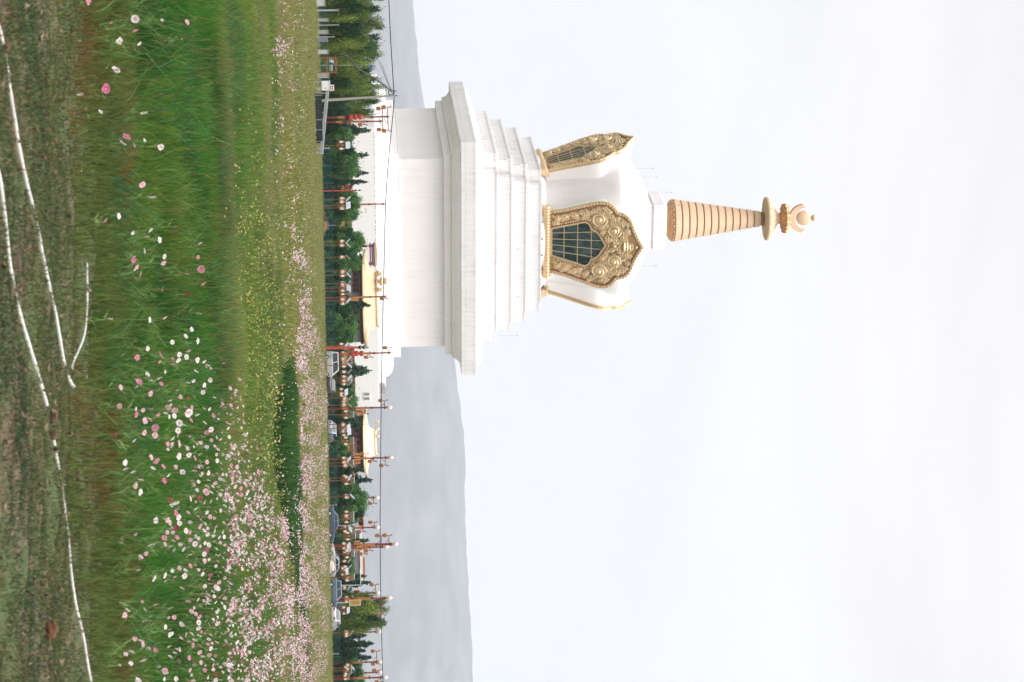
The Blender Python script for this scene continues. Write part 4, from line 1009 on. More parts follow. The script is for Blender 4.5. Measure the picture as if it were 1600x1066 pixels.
# ------------------------------------------------------------------ buildings behind the trees
def gable_roof(root, half_e, half_r, ze, zg, zr_, dep, dep_r, mt, trim):
    """hip-and-gable roof, eaves curved up at the corners; local x along the ridge"""
    N = 28; V = []; Fc = []
    for side in (-1, 1):
        o = len(V)
        for i in range(N + 1):
            t = -1 + 2 * i / N
            for j in range(9):
                q = j / 8                     # eave -> ridge
                hw = half_e + (half_r - half_e) * min(1, q / .55) ** .8
                z = ze + (zr_ - ze) * (q ** 1.25) + .45 * (1 - q) * abs(t) ** 6
                V.append((t * hw, side * (dep * (1 - q) + .12 * q), z))
        for i in range(N):
            for j in range(8): a = o + i * 9 + j; Fc.append((a, a + 1, a + 10, a + 9))
    m = MB(); m.v = V; m.f = Fc; m.mi = [0] * len(Fc)
    for e in (-1, 1):                        # hip ends
        o = len(m.v)
        for j in range(6):
            q = j / 8; hw = half_e + (half_r - half_e) * min(1, q / .55) ** .8; z = ze + (zr_ - ze) * (q ** 1.25) + .45 * (1 - q)
            m.v += [(e * hw, -(dep * (1 - q) + .12 * q), z), (e * hw, dep * (1 - q) + .12 * q, z)]
        for j in range(5): m.f.append((o + 2 * j, o + 2 * j + 1, o + 2 * j + 3, o + 2 * j + 2)); m.mi.append(0)
        zt = ze + (zr_ - ze) * (.625 ** 1.25); dt = dep * .375 + .075
        m.add([(e * (half_r - .15), -dt, zt), (e * (half_r - .15), dt, zt), (e * (half_r - .15), 0, zr_)], [(0, 1, 2)], 1)
    r = m.build('roof', [mt, M['brown_wall']], root, smooth=True)
    sd = r.modifiers.new('thick', 'SOLIDIFY'); sd.thickness = .16; sd.offset = -1
    m = MB(); m.tube([(-half_r - .1, 0, zr_ + .45), (-half_r + .3, 0, zr_ + .16), (0, 0, zr_ + .12), (half_r - .3, 0, zr_ + .16), (half_r + .1, 0, zr_ + .45)], .2, 8)
    for e in (-1, 1):
        for sd_ in (-1, 1): m.tube([(e * half_r, sd_ * .2, zr_), (e * (half_r + .1), sd_ * dep * .45, ze + (zr_ - ze) * .5), (e * half_e * .93, sd_ * dep * .93, ze + .28), (e * half_e, sd_ * dep, ze + .62)], .11, 6)
    m.build('ridge', trim, r, smooth=True)
    k = int(half_e / .34); m = MB()
    for i in range(-k, k + 1):
        x = i * .34; xr = max(-half_r, min(half_r, x))
        m.tube([(x, -dep - .02, ze + .08 + .45 * abs(x / half_e) ** 6), (x + (xr - x) * .8, -dep * .5, ze + (zr_ - ze) * .42 + .06), (xr, -.25, zr_ - .02)], .055, 5)
    m.build('tile_ribs', mt, r)
    return r
def finial(root, x, z0, h, w, mt):
    m = MB(); m.lathe([(w * .5, z0), (w * .55, z0 + h * .1), (w * .25, z0 + h * .18), (w * .8, z0 + h * .32), (w * .85, z0 + h * .42), (w * .35, z0 + h * .52), (w * .6, z0 + h * .62), (w * .62, z0 + h * .74), (w * .25, z0 + h * .88), (.03, z0 + h)], 14, 0, Matrix.Translation((x, 0, 0)))
    return m.build('finial', mt, root, smooth=True)
def temple(name, label, py0, py1, ry0, ry1, pxe, pxr, Y, mt, wallm, fins, wall_top, win_rows):
    c_ = (py0 + py1) / 2; b = at(c_, Y); root = thing(name, label, 'temple', b)
    z = lambda px, py=c_: un(px, py, Y).z - b.z
    he, hr = (py1 - py0) / 2 * mpp(Y), (ry1 - ry0) / 2 * mpp(Y); dep = 4.2
    m = MB(); m.box(-he + 1.0, he - 1.0, -dep + 1.3, dep - 1.3, 0, z(pxe) + .25); w = m.build('wall', wallm, root)
    m = MB(); m.box(-he + .7, he - .7, -dep + .9, dep - .9, z(pxe) - .45, z(pxe) - .02); m.build('eave_shade_beam', M['brown_wall'], root)  # dark band under the eaves stands in for their shadow
    r = gable_roof(root, he, hr, z(pxe), 0, z(pxr), dep, .2, mt, mt)
    for py, h, w_ in fins: finial(r, un(pxr, py, Y).x - b.x, z(pxr) + .1, h, w_, M['cream_roof'])
    for py in win_rows:
        x = un(pxe, py, Y).x - b.x; zt = z(pxe) - .62
        m = MB(); m.box(x - .42, x + .42, -dep + 1.2, -dep + 1.32, zt - 1.0, zt); f = m.build('window', M['redtrim'], root)
        m = MB(); m.box(x - .32, x + .32, -dep + 1.17, -dep + 1.25, zt - .9, zt - .1); m.build('pane', M['dark_win'], f)
    return root
temple('temple', 'larger temple with a long tan gilded roof standing before the stupa podium', 392, 545, 420, 506, 567, 587, 366, M['tan_roof'], M['grey_wall'], ((440, 2.3, .95), (428, 1.2, .6), (453, 1.2, .6), (498, .5, .25), (487, .5, .25)), 562, (424, 430, 438, 446, 454, 482, 489, 496, 503, 512))
temple('temple', 'smaller temple with a bright cream gilded roof beyond the podium corner', 641, 744, 655, 694, 568, 585, 372, M['cream_roof'], M['brown_wall'], ((659, .8, .35), (670, .8, .35), (682, .8, .35)), 562, (662, 672, 681, 690, 700))
# painted gate behind the near end of the larger roof
b = at(399, 374); g = thing('painted_gate', 'red, blue and gold painted gate top showing over the near end of the tan roof', 'gate', b); z = lambda px: un(px, 399, 374).z - b.z
for x in (-1.4, 1.4):
    m = MB(); m.box(x - .2, x + .2, -.25, .25, 0, z(584)); m.build('post', M['redpost'], g)
for zz_, mt, e in ((574, 'white_paint', 1.5), (577.5, 'redtrim', 1.9), (580.5, 'blueflag', 1.7), (583, 'orange', 1.9)):
    m = MB(); m.box(-e, e, -.34, .34, z(zz_), z(zz_ + 2.2)); m.build('beam', M[mt], g)
m = MB(); m.prism([(-2.3, z(585.3)), (2.3, z(585.3)), (1.6, z(588.5)), (0, z(589.5)), (-1.6, z(588.5))], -.6, .6); m.build('roof', M['tan_roof'], g)
def low_building(label, py0, py1, px_top, Y, wm, wins, doors=()):
    c_ = (py0 + py1) / 2; b = at(c_, Y); root = thing('low_building', label, 'building', b); hw = (py1 - py0) / 2 * mpp(Y); h = un(px_top, c_, Y).z - b.z
    m = MB(); m.box(-hw, hw, 0, 5, 0, h - .9); m.build('wall', M[wm], root)
    m = MB(); m.box(-hw - .15, hw + .15, -.2, 5.2, h - .9, h - .55); m.box(-hw - .3, hw + .3, -.42, 5.4, h - .12, h + .02); m.build('cornice', M['redtrim'], root)
    m = MB(); m.box(-hw - .1, hw + .1, -.12, 5.1, h - .55, h - .12); fz = m.build('frieze', M['brown_wall'], root)
    m = MB(); k = int(2 * hw / .42)
    for i in range(k):
        x = -hw + .42 * (i + .5)
        m.lathe([(.03, -.08), (.11, -.05), (.13, 0), (.03, .03)], 8, 0, Matrix.Translation((x, -.16, h - .24)) @ Matrix.Rotation(PI / 2, 4, 'X'))
        m.lathe([(.03, -.08), (.11, -.05), (.13, 0), (.03, .03)], 8, 0, Matrix.Translation((x + .2, -.16, h - .44)) @ Matrix.Rotation(PI / 2, 4, 'X'))
    m.build('bead_row', M['white_paint'], fz)
    m = MB(); m.box(-hw - .04, hw + .04, -.06, -.01, h - 1.75, h - .92); m.build('ochre_band', M['yellowpaint'], root)
    for py in wins:
        x = un(535, py, Y).x - b.x
        m = MB(); m.box(x - .75, x + .75, -.10, -.02, .75, h - 1.8); w = m.build('window', M['grey_metal'], root)
        for q in (-.36, .36):
            m = MB(); m.box(x + q - .3, x + q + .3, -.14, -.08, .85, h - 1.9); m.build('pane', M['dark_win'], w)
    for py in doors:
        x = un(535, py, Y).x - b.x; m = MB(); m.box(x - .55, x + .55, -.1, -.02, .05, h - 1.85); m.build('door', M['redpost'], root)
low_building('low ochre building with a red beaded cornice by the paired red posts', 168, 290, 549.5, 342, 'ochre_wall', (180, 198, 214, 232, 260, 276), (240,))
low_building('low ochre building with red cornice and grey windows behind the tall plain post', 292, 406, 549.5, 344, 'ochre_wall', (302, 331, 352, 372, 390), (340,))
low_building('low building with a red beaded cornice before the plain podium wall', 546, 628, 554.5, 346, 'grey_wall', (558, 574, 588, 604, 618))
low_building('low red trimmed building beyond the small gilded roof', 690, 774, 558, 348, 'ochre_wall', (704, 724, 744, 762))
b = at(872, 352); w = thing('flat_roof_building', 'low building with a thin white parapet behind the trees past the double bulb post', 'building', b); h = un(567, 872, 352).z - b.z; hw = 76 / 2 * mpp(352)
m = MB(); m.box(-hw, hw, 0, 5, 0, h - .45); m.build('wall', M['grey_wall'], w)
m = MB(); m.box(-hw - .15, hw + .15, -.2, 5.1, h - .45, h - .05); m.build('parapet', M['white_paint'], w)
m = MB(); m.box(hw - 3.6, hw - .4, -.1, 4, h - .05, h + .28); m.build('roof_ridge', M['orange'], w)

# ------------------------------------------------------------------ solar garden lamps
def make_lamp(n_gl, flip):
    root = thing('garden_lamp', 'x', 'lamp')
    m = MB(); m.lathe([(.14, 0), (.13, .12), (.06, .2), (.05, 1.9), (.07, 1.95), (.07, 2.05)], 10); m.build('pole', M['lampbrown'], root, smooth=True)
    m = MB(); m.lathe([(.07, 1.78), (.17, 1.95), (.14, 2.2), (.18, 2.4), (.05, 2.6), (.04, 3.0)], 10)
    ang = (0, PI) if n_gl == 2 else (0, PI, -PI / 2)
    for a in ang:
        c_, s_ = math.cos(a), math.sin(a)
        m.tube([(0, 0, 1.9), (c_ * .25, s_ * .25, 1.84), (c_ * .42, s_ * .42, 1.92), (c_ * .42, s_ * .42, 2.02)], .04, 6)
        m.lathe([(.16, 2.0), (.2, 2.06), (.12, 2.1)], 10, 0, Matrix.Translation((c_ * .42, s_ * .42, 0)))
        m.lathe([(.17, 2.5), (.12, 2.58), (.03, 2.68)], 10, 0, Matrix.Translation((c_ * .42, s_ * .42, 0)))
    m.build('bracket', M['lampbrown'], root, smooth=True)
    for a in ang:
        m = MB(); m.lathe([(.07, 2.10), (.14, 2.15), (.165, 2.29), (.135, 2.43), (.07, 2.50)], 14, 0, Matrix.Translation((math.cos(a) * .42, math.sin(a) * .42, 0))); m.build('globe', M['globe'], root, smooth=True)
    mx = Matrix.Translation((0, 0, 3.0)) @ Matrix.Rotation(math.radians(42), 4, 'X')
    m = MB(); m.box(-.42, .42, -.34, .34, -.03, .02, 0, mx); p = m.build('solar_panel', M['panelrim'], root)
    m = MB(); m.box(-.38, .38, -.30, .30, .022, .032, 0, mx); m.build('cells', M['panel'], p)
    return root
LP = {n: None for n in (2, 3)}
# (py, globe px, turn in degrees, globes, depth)
LAMPS = [(227, 533, 10, 2, 296), (311, 534, 80, 2, 304), (321, 534, 15, 2, 296), (325, 534, 95, 2, 312), (377, 534, 85, 2, 306), (383, 534, -80, 2, 296), (402, 534, -95, 2, 300), (424, 535, 100, 2, 304), (430, 535, -75, 2, 296),
         (443, 535, 110, 3, 304), (450, 535, -30, 2, 298), (455, 535, 160, 2, 306), (470, 535, 70, 3, 298), (540, 533, 60, 2, 300), (556, 536, 170, 2, 312), (562, 536, 80, 2, 306), (571, 537, -70, 2, 298), (581, 537, 95, 2, 310), (591, 537, 60, 3, 304), (598, 537, 120, 2, 310),
         (613, 533, 20, 3, 296), (622, 538, 100, 3, 306), (633, 537, -100, 3, 300), (648, 540, 175, 2, 304), (663, 536, 95, 3, 304), (669, 536, 15, 2, 298), (675, 537, 10, 2, 308), (689, 540, 165, 2, 296), (718, 537, 60, 3, 300), (723, 540, 170, 3, 308), (728, 539, -100, 2, 304),
         (747, 538, 50, 3, 304), (751, 541, 175, 2, 297), (776, 541, -75, 2, 300), (805, 541, 170, 3, 306), (811, 541, 190, 2, 300), (827, 539, -50, 2, 297), (838, 543, 175, 2, 308), (853, 537, 40, 2, 296), (858, 538, 20, 2, 304), (866, 542, 175, 2, 300), (877, 538, 80, 2, 306), (886, 539, 80, 3, 300), (893, 535, 20, 2, 298),
         (902, 542, 165, 3, 296), (919, 538, 75, 2, 304), (937, 541, 130, 2, 308), (954, 537, 20, 2, 298), (989, 541, 100, 3, 297), (1044, 543, -80, 3, 306), (1048, 540, 165, 3, 298), (1056, 539, 80, 3, 302)]
LANDMARK = [(176, 'the paired red posts by the utility pole'), (252, 'the guard rail end'), (298, 'the thin red pole'), (320, 'the tall plain red post'), (382, 'the broad round tree'), (420, 'the near end of the tan roof'), (465, 'the tan roof centre'), (505, 'the far end of the tan roof'), (543, 'the stout red pole'), (570, 'the white van'), (605, 'the small dark car'),
            (619, 'the podium window'), (638, 'the podium corner'), (670, 'the cream roof'), (717, 'the post with yellow boards'), (751, 'the conifer against the hill'), (790, 'the leafy tree by the billboard'), (815, 'the orange billboard'), (833, 'the blue car'), (853, 'the double bulb red post'), (882, 'the tan heap'), (913, 'the grey street lamp'), (935, 'the yellow signboard'), (958, 'the large rounded willow'), (1008, 'the row of pointed conifers'), (1055, 'the last bulb topped post')]
ORD = 'first second third fourth fifth sixth seventh eighth ninth tenth eleventh twelfth thirteenth fourteenth fifteenth sixteenth seventeenth eighteenth nineteenth'.split()
def ordinal(i):
    if i < 19: return ORD[i]
    t = ('twenty', 'thirty', 'forty', 'fifty')[(i + 1) // 10 - 2]; u = (i + 1) % 10
    return t[:-1] + 'ieth' if u == 0 else t + ' ' + ORD[u - 1]
for i, (py, px, rz, n_g, Y) in enumerate(LAMPS):
    if LP[n_g] is None: LP[n_g] = make_lamp(n_g, 0); o = LP[n_g]
    else: o = copy_tree(LP[n_g])
    b = at(py, Y); o.location = b; o.rotation_euler.z = math.radians(rz); o.scale = (1, 1, (un(px, py, Y).z - b.z) / 2.3)
    lm = min(LANDMARK, key=lambda q: abs(q[0] - py))[1]
    tag(o, f"{ordinal(i)} lamp from the guard rail, {'two' if n_g == 2 else 'three'} globes, by {lm}", 'lamp', 'solar garden lamps along the fence')

# ------------------------------------------------------------------ tall red posts
def red_post(label, py, top, Y, bulb=True, arms=(), lanterns=(), boards=(), thick=.13, foot=None):
    b = at(py, Y); root = thing('red_post', label, 'lamp post', b, 0, 'tall red posts'); z = lambda px: un(px, py, Y).z - b.z
    h = z(top) - (.75 if bulb else .9)
    m = MB(); segs = [(0, thick * 1.5), (.3, thick * 1.5), (.32, thick * 1.1), (h * .42, thick), (h * .43, thick * 1.3), (h * .45, thick * 1.3), (h * .46, thick * .95), (h * .74, thick * .8), (h * .75, thick * 1.15), (h * .765, thick * 1.15), (h * .775, thick * .8), (h * .96, thick * .7), (h * .965, thick * 1.2), (h * .985, thick * 1.2), (h, thick * .5)]
    m.lathe([(r, z_) for z_, r in segs], 12); p = m.build('post', M['redpost'], root, smooth=True)
    m = MB(); m.lathe([(thick * 1.06, h * .5), (thick * .99, h * .73)], 12); m.build('ochre_sleeve', M['orange'], p, smooth=True)
    m = MB(); m.lathe([(thick * 1.12, h * .27), (thick * 1.07, h * .37)], 12); m.build('ochre_sleeve', M['orange'], p, smooth=True)
    if bulb:
        m = MB(); m.lathe([(.1, h), (.22, h + .12), (.27, h + .35), (.22, h + .6), (.06, h + .75)], 14); m.build('globe', M['globe'], root, smooth=True)
    else:
        m = MB(); m.lathe([(thick * .5, h), (thick * .9, h + .1), (thick * .3, h + .25), (.035, h + .4), (.015, h + .95)], 10); m.build('finial', M['rosegold'], root, smooth=True)
    for px, side, lpx in arms:
        zz_ = z(px); L = lpx * mpp(Y) * side
        m = MB(); m.tube([(-.25 * side, 0, zz_ - .05), (0, 0, zz_), (L * .9, 0, zz_), (L, 0, zz_ - .1), (L, 0, zz_ - .22)], .05, 6)
        m.tube([(L * .9, 0, zz_), (L * 1.05, 0, zz_ + .25), (L * 1.0 + .12 * side, 0, zz_ + .42), (L * .9, 0, zz_ + .36)], .055, 6); m.tube([(0, 0, zz_ - .5), (L * .35, 0, zz_ - .3), (L * .5, 0, zz_)], .035, 5)
        a = m.build('arm', M['redpost'], root)
        m = MB(); m.stack([(-1, -1), (1, -1), (1, 1), (-1, 1)], [(.13, zz_ - .82), (.21, zz_ - .72), (.23, zz_ - .34), (.28, zz_ - .32), (.08, zz_ - .2)]); m.v = [(x + L, y, q) for x, y, q in m.v]; m.build('lantern', M['orange'], a)
    for px in lanterns:
        zz_ = z(px); m = MB(); m.lathe([(.08, zz_ - .33), (.3, zz_ - .24), (.38, zz_), (.3, zz_ + .24), (.08, zz_ + .33)], 16); m.build('red_lantern', M['lantern'], root, smooth=True)
    for px0, px1, dx, w in boards:
        m = MB(); m.box(dx * mpp(Y) - w / 2, dx * mpp(Y) + w / 2, -.22, -.14, z(px0), z(px1)); f = m.build('board', M['yellowpaint'], root)
        m = MB()
        for q in range(3):
            zc_ = z(px0) + (z(px1) - z(px0)) * (q + .5) / 3; m.lathe([(.02, -.02), (w * .26, -.01), (w * .28, .02), (.02, .03)], 10, 0, Matrix.Translation((dx * mpp(Y), -.24, zc_)) @ Matrix.Rotation(PI / 2, 4, 'X'))
        m.build('medallion', M['redtrim'], f)
    return root
red_post('tall red post with three stacked red lanterns beside the utility pole', 183.5, 618, 300, False, ((606, -1, 15), (606, 1, 22)), (548, 555.5, 563))
red_post('tall dark red post paired with the lantern post by the utility pole', 190.5, 608, 304, False, ((598, -1, 20), (598, 1, 13), (569, 1, 5)))
red_post('tall plain red post rising from the round tree before the podium wall', 320, 611, 322, False)
red_post('tall red post in front of the tan temple roof with a small box lantern', 465, 613, 308, False, ((603, 1, 3),), (), ((548, 560, 3, .45),))
red_post('tall red post with three red lanterns beyond the temple roof corner', 553, 621, 304, False, ((608, -1, 8), (578, 1, 6)), (551, 557, 565))
red_post('red post with white bulb standing at the podium corner', 638.5, 613, 308, True, ((601, -1, 11), (571, 1, 9)), (), ((556, 566, 5, .7),))
red_post('red post with white bulb and yellow boards beyond the cream roof', 717, 615, 306, True, ((602, 1, 12), (584, 1, 5), (572, -1, 7)), (), ((553, 563, -4.5, .6), (553, 563, 4.5, .6)))
red_post('thin red post with white bulb rising behind the leafy tree against the hill', 779, 593, 326, True, ((584, 1, 9),))
red_post('thin red post with white bulb beside the orange billboard', 825.5, 594, 318, True, ((585, -1, 8), (567, 1, 6)))
red_post('tallest red post with four box lanterns and a white bulb', 852.5, 622, 304, True, ((608, -1, 14), (596, -1, 14), (578, 1, 9), (569, 1, 14)), (), ((553, 563, -4, .5), (556, 566, 5, .6)), .2)
red_post('shorter bulb topped red post standing close behind the tallest red post', 856.5, 608, 308, True, (), (), (), .15)
red_post('bulb topped red post in front of the large willow with a long arm', 936.5, 613, 302, True, ((598, 1, 26),), (), ((546, 563, 5, .75),), .17)
red_post('thin bulb topped red post between the grey street lamp and the willow', 928, 594, 318, True, ((587, -1, 13),), (), ((553, 562, -3, .5),))
red_post('thin bulb topped red post just past the large willow', 989, 597, 320, True, ((589, -1, 9),))
red_post('thin bulb topped red post with a long arm towards the conifers', 1036, 598, 318, True, ((589, -1, 17), (589, 1, 3)))
red_post('thin bulb topped red post close beside the last one', 1052.5, 598, 320, True, ((591, -1, 3),))
red_post('last bulb topped red post cut close to the frame edge', 1060.5, 606, 306, True, ((595, 1, 7),), (), (), .16)
def red_pole(label, py, top, Y, r, knobs):
    b = at(py, Y); root = thing('red_pole', label, 'pole', b); z = lambda px: un(px, py, Y).z - b.z
    m = MB(); m.lathe([(r * 1.3, 0), (r, .3), (r * .8, z(top) - 1.0), (r * .25, z(top) - .6), (r * .2, z(top))], 12); m.build('shaft', M['lantern'], root, smooth=True)
    for px in knobs:
        m = MB(); m.lathe([(r * .4, z(px) - r * 2), (r * 1.6, z(px)), (r * .4, z(px) + r * 2)], 12); m.build('knob', M['cardark'], root, smooth=True)
red_pole('stout red pole with dark knobs standing before the far temple eave', 543.5, 577, 284, .17, (563, 569))
red_pole('thin red pole with two dark knobs before the ochre building', 298, 567, 298, .09, (556, 562))

# ------------------------------------------------------------------ fence, rail, poles, boxes, signs
def fence(label, py0, py1, Y, h, posts, lift=0., extra=()):
    p0, p1 = at(py0, Y), at(py1, Y); L = p1.x - p0.x; root = thing('mesh_fence', label, 'fence', p0)
    m = MB(); k = int(L / .18)
    for i in range(k + 1): m.box(i * .18, i * .18 + .018, -.01, .01, lift, lift + h)
    for q in range(6): z_ = lift + .05 + (h - .1) * q / 5; m.box(0, L, -.022, -.011, z_, z_ + .022)
    m.build('wire_mesh', M['tealwire'], root)
    for py in posts:
        x = at(py, Y).x - p0.x; m = MB(); m.box(x - .04, x + .04, -.08, -.025, 0, lift + h + .1); m.box(x - .05, x + .05, -.09, -.015, lift + h + .1, lift + h + .14); m.build('post', M['tealwire'], root)
    return root
fence('long green wire mesh fence along the far meadow edge before the lamps', 222, 560, 288, 1.55, range(232, 560, 27))
fence('green wire mesh fence under the willows near the running figure sign', -12, 140, 268, 1.35, (39, 57, 75, 105, 125))
fence('green wire mesh fence behind the row of cars', 600, 1075, 312, 1.4, range(610, 1075, 32))
def simple_post(name, label, cat, py, px0, px1, Y, r, mt, cap=None):
    b = at(py, Y); root = thing(name, label, cat, b); h = un(px1, py, Y).z - b.z
    m = MB(); m.lathe([(r * 1.05, 0), (r, h)], 10); m.build('shaft', M[mt], root, smooth=True)
    if cap: m = MB(); m.box(-r * 1.6, r * 1.6, -r * 1.6, r * 1.6, h, h + .12); m.build('cap', M[cap], root)
    return root
simple_post('fence_post', 'thick pale grey post with square tan top near the frame edge', 'post', 16, 497, 528, 245, .09, 'grey_metal', 'orange')
for lab, py, px, Y, r in (('thin teal post rising from the meadow by the pale slab under the willow', 39, 528, 262, .05), ('short teal post between the white blocks under the willow', 57.5, 521, 262, .045), ('pale post beside the dark barrier end', 231.5, 513, 225, .05), ('slim grey post at the fence beyond the tan heap', 892, 526, 290, .04), ('slim grey post standing below the large willow', 979, 527, 290, .045), ('slim grey post between the pointed conifers', 1021.5, 528, 290, .045), ('pale thin post behind the blue car bonnet', 789, 525, 298, .035)):
    simple_post('marker_post', lab, 'post', py, 0, px, Y, r, 'grey_metal', 'grey_metal')
# leaning concrete utility pole
b = at(157.5, 262); up = thing('utility_pole', 'leaning grey concrete utility pole carrying black cables', 'utility pole', b); top = un(617, 149.5, 262)
m = MB(); m.tube([(0, 0, -.2), top - b], [.17, .105], 12); m.build('shaft', M['concrete'], up, smooth=True)
m = MB(); d = top - b; m.tube([d + Vector((-.55, 0, -.12)), d + Vector((.3, 0, -.05))], .045, 6); m.tube([d, d + Vector((0, 0, .35))], .05, 6)
for x in (-.5, .0): m.lathe([(.05, 0), (.09, .06), (.05, .13), (.09, .18), (.04, .26)], 8, 0, Matrix.Translation(d + Vector((x, 0, -.05))))
m.build('crossarm', M['cardark'], up)
m = MB(); ctr = un(611, 144.5, 262) - b; m.tube([ctr + Vector((.3 * math.cos(a), 0, .3 * math.sin(a))) for a in [2 * PI * k / 16 for k in range(17)]], .05, 6, cap=False); m.build('cable_coil', M['black'], up)
def cable(label, pts, r):
    q = smooth_pts([un(a, b_, Y) for a, b_, Y in pts], 8); m = MB(); m.tube(q, r, 6); return tag(m.build('cable', M['black'], smooth=True), label, 'cable')
cable('thick black cable running from the utility pole top over the willows', [(606, -30, 262), (607.5, 0, 262), (610, 55, 262), (613, 105, 262), (616, 149, 262)], .055)
cable('sagging black cable bundle dropping from the utility pole into the willows', [(611, 143, 261.6), (599, 132, 259), (582, 121, 257), (567, 112, 255.5), (556, 104, 254.5), (546, 92, 254), (538, 86, 253.5)], .085)
cable('long black cable crossing before the stupa podium and the hill', [(616, 150, 262), (614, 180, 264), (608, 240, 268), (602.5, 320, 272), (600.5, 400, 276), (598, 500, 281), (596, 600, 284), (595, 700, 286), (594, 800, 288), (594.5, 900, 290), (596.5, 1000, 290), (599, 1090, 290)], .05)
for i, (a, b_, lab) in enumerate(((604, 110, 'faint thin wire nearest the thick cable above the willows'), (600, 105, 'faint thin wire second from the thick cable above the willows'), (596, 100, 'faint thin wire lowest over the willow tops'))):
    cable(lab, [(614 - i, 146, 263), ((614 + a) / 2 - 2.5, (146 + b_) / 2, 266), (a - 6, b_ - 8, 269)], .018)
cable('thin wire descending from the pole top across the podium edge', [(616, 151, 262), (618.5, 190, 275), (621, 230, 290), (622.3, 262, 300), (622.6, 300, 306)], .016)
# white cabinet
b = at(134, 232, 512); cab = thing('utility_cabinet', 'square white cabinet on legs in front of the willows', 'cabinet', (b.x, 232, un(502.2, 134, 232).z - .25)); hw = .46; z0 = .25; hh_ = un(515, 134, 232).z - un(502.2, 134, 232).z
m = MB(); m.box(-hw, hw, -.3, .3, z0, z0 + hh_); m.build('body', M['white_paint'], cab, bevel=.02)
m = MB(); m.box(-hw - .05, hw + .05, -.36, .36, z0 + hh_, z0 + hh_ + .06); m.build('lid', M['white_paint'], cab)
m = MB(); m.box(-hw + .06, hw - .06, -.32, -.302, z0 + .06, z0 + hh_ - .06); d = m.build('door', M['white_paint'], cab); m = MB(); m.box(.26, .32, -.35, -.32, z0 + .36, z0 + .48); m.build('handle', M['cardark'], d)
for x in (-.36, .36):
    m = MB(); m.box(x - .05, x + .05, -.2, .2, -.6, z0); m.build('leg', M['grey_metal'], cab)
b2 = at(137, 240); nb = thing('notice_board', 'small red and white notice board behind the white cabinet', 'notice', b2); z = lambda px: un(px, 137, 240).z - b2.z
m = MB(); m.box(-.3, .3, -.03, .03, z(515), z(522)); m.build('board', M['white_paint'], nb)
m = MB(); m.box(-.2, .2, -.04, -.032, z(516), z(517.3)); m.box(-.2, -.02, -.04, -.032, z(518.2), z(520.6)); m.box(.06, .2, -.04, -.032, z(518.2), z(520.6)); m.build('red_marking', M['redtrim'], nb)
m = MB(); m.box(-.04, .04, .035, .08, 0, z(522)); m.build('post', M['grey_metal'], nb)
# green sign with a running figure
b = at(101.5, 256); sg = thing('sign', 'dark green sign in a brown timber frame with a white running figure', 'sign', b); z = lambda px: un(px, 101.5, 256).z - b.z; k = mpp(256)
m = MB(); m.box(-10.5 * k, 10.5 * k, -.03, .03, z(513.2), z(521.6)); f = m.build('face', M['greensign'], sg)
m = MB()
for x in (-11.6, 11.6): m.box((x - .9) * k, (x + .9) * k, -.08, .08, 0, z(525))
m.box(-12.6 * k, 12.6 * k, -.1, .1, z(523.4), z(526.2)); m.box(-10.6 * k, 10.6 * k, -.06, .06, z(510), z(512.4)); m.build('frame', M['woodframe'], sg)
m = MB(); Xr = lambda a: (a - 101.5) * k       # figure running, then two rows of characters
m.lathe([(.02, -.01), (.085, -.005), (.085, .005), (.02, .01)], 12, 0, Matrix.Translation((Xr(96.2), -.045, z(520.3))) @ Matrix.Rotation(PI / 2, 4, 'X'))
def stroke(pts, r=.03): m.tube([(Xr(a), -.045, z(p)) for p, a in pts], r, 6)
stroke([(519.4, 96.2), (517.2, 95.4)], .05); stroke([(517.2, 95.4), (516.2, 96.7), (514.4, 96.2)], .036); stroke([(517.2, 95.4), (516.0, 94.3), (515.2, 93.0)], .036); stroke([(519.0, 96.1), (518.0, 97.4), (518.4, 98.6)]); stroke([(519.0, 96.1), (518.7, 94.6), (517.6, 94.0)])
stroke([(514.1, 92.2), (520.9, 92.2), (520.9, 99.6)], .022)
for q, (x_, p_) in enumerate(((102.0, 518.4), (104.6, 518.4), (107.2, 518.4), (109.7, 518.4))):
    stroke([(p_ - .9, x_ - .8), (p_ - .9, x_ + .8)], .022); stroke([(p_ + .9, x_ - .8), (p_ + .9, x_ + .8)], .022); stroke([(p_ - 1.2, x_), (p_ + 1.3, x_)], .022); stroke([(p_, x_ - .7), (p_, x_ + .7)], .02)
for x_ in (102.0, 103.6, 105.2, 106.8, 108.4, 110): stroke([(515.1, x_ - .5), (515.1, x_ + .4)], .018); stroke([(515.9, x_ - .4), (515.9, x_ + .5)], .018)
m.build('lettering', M['white_paint'], f)
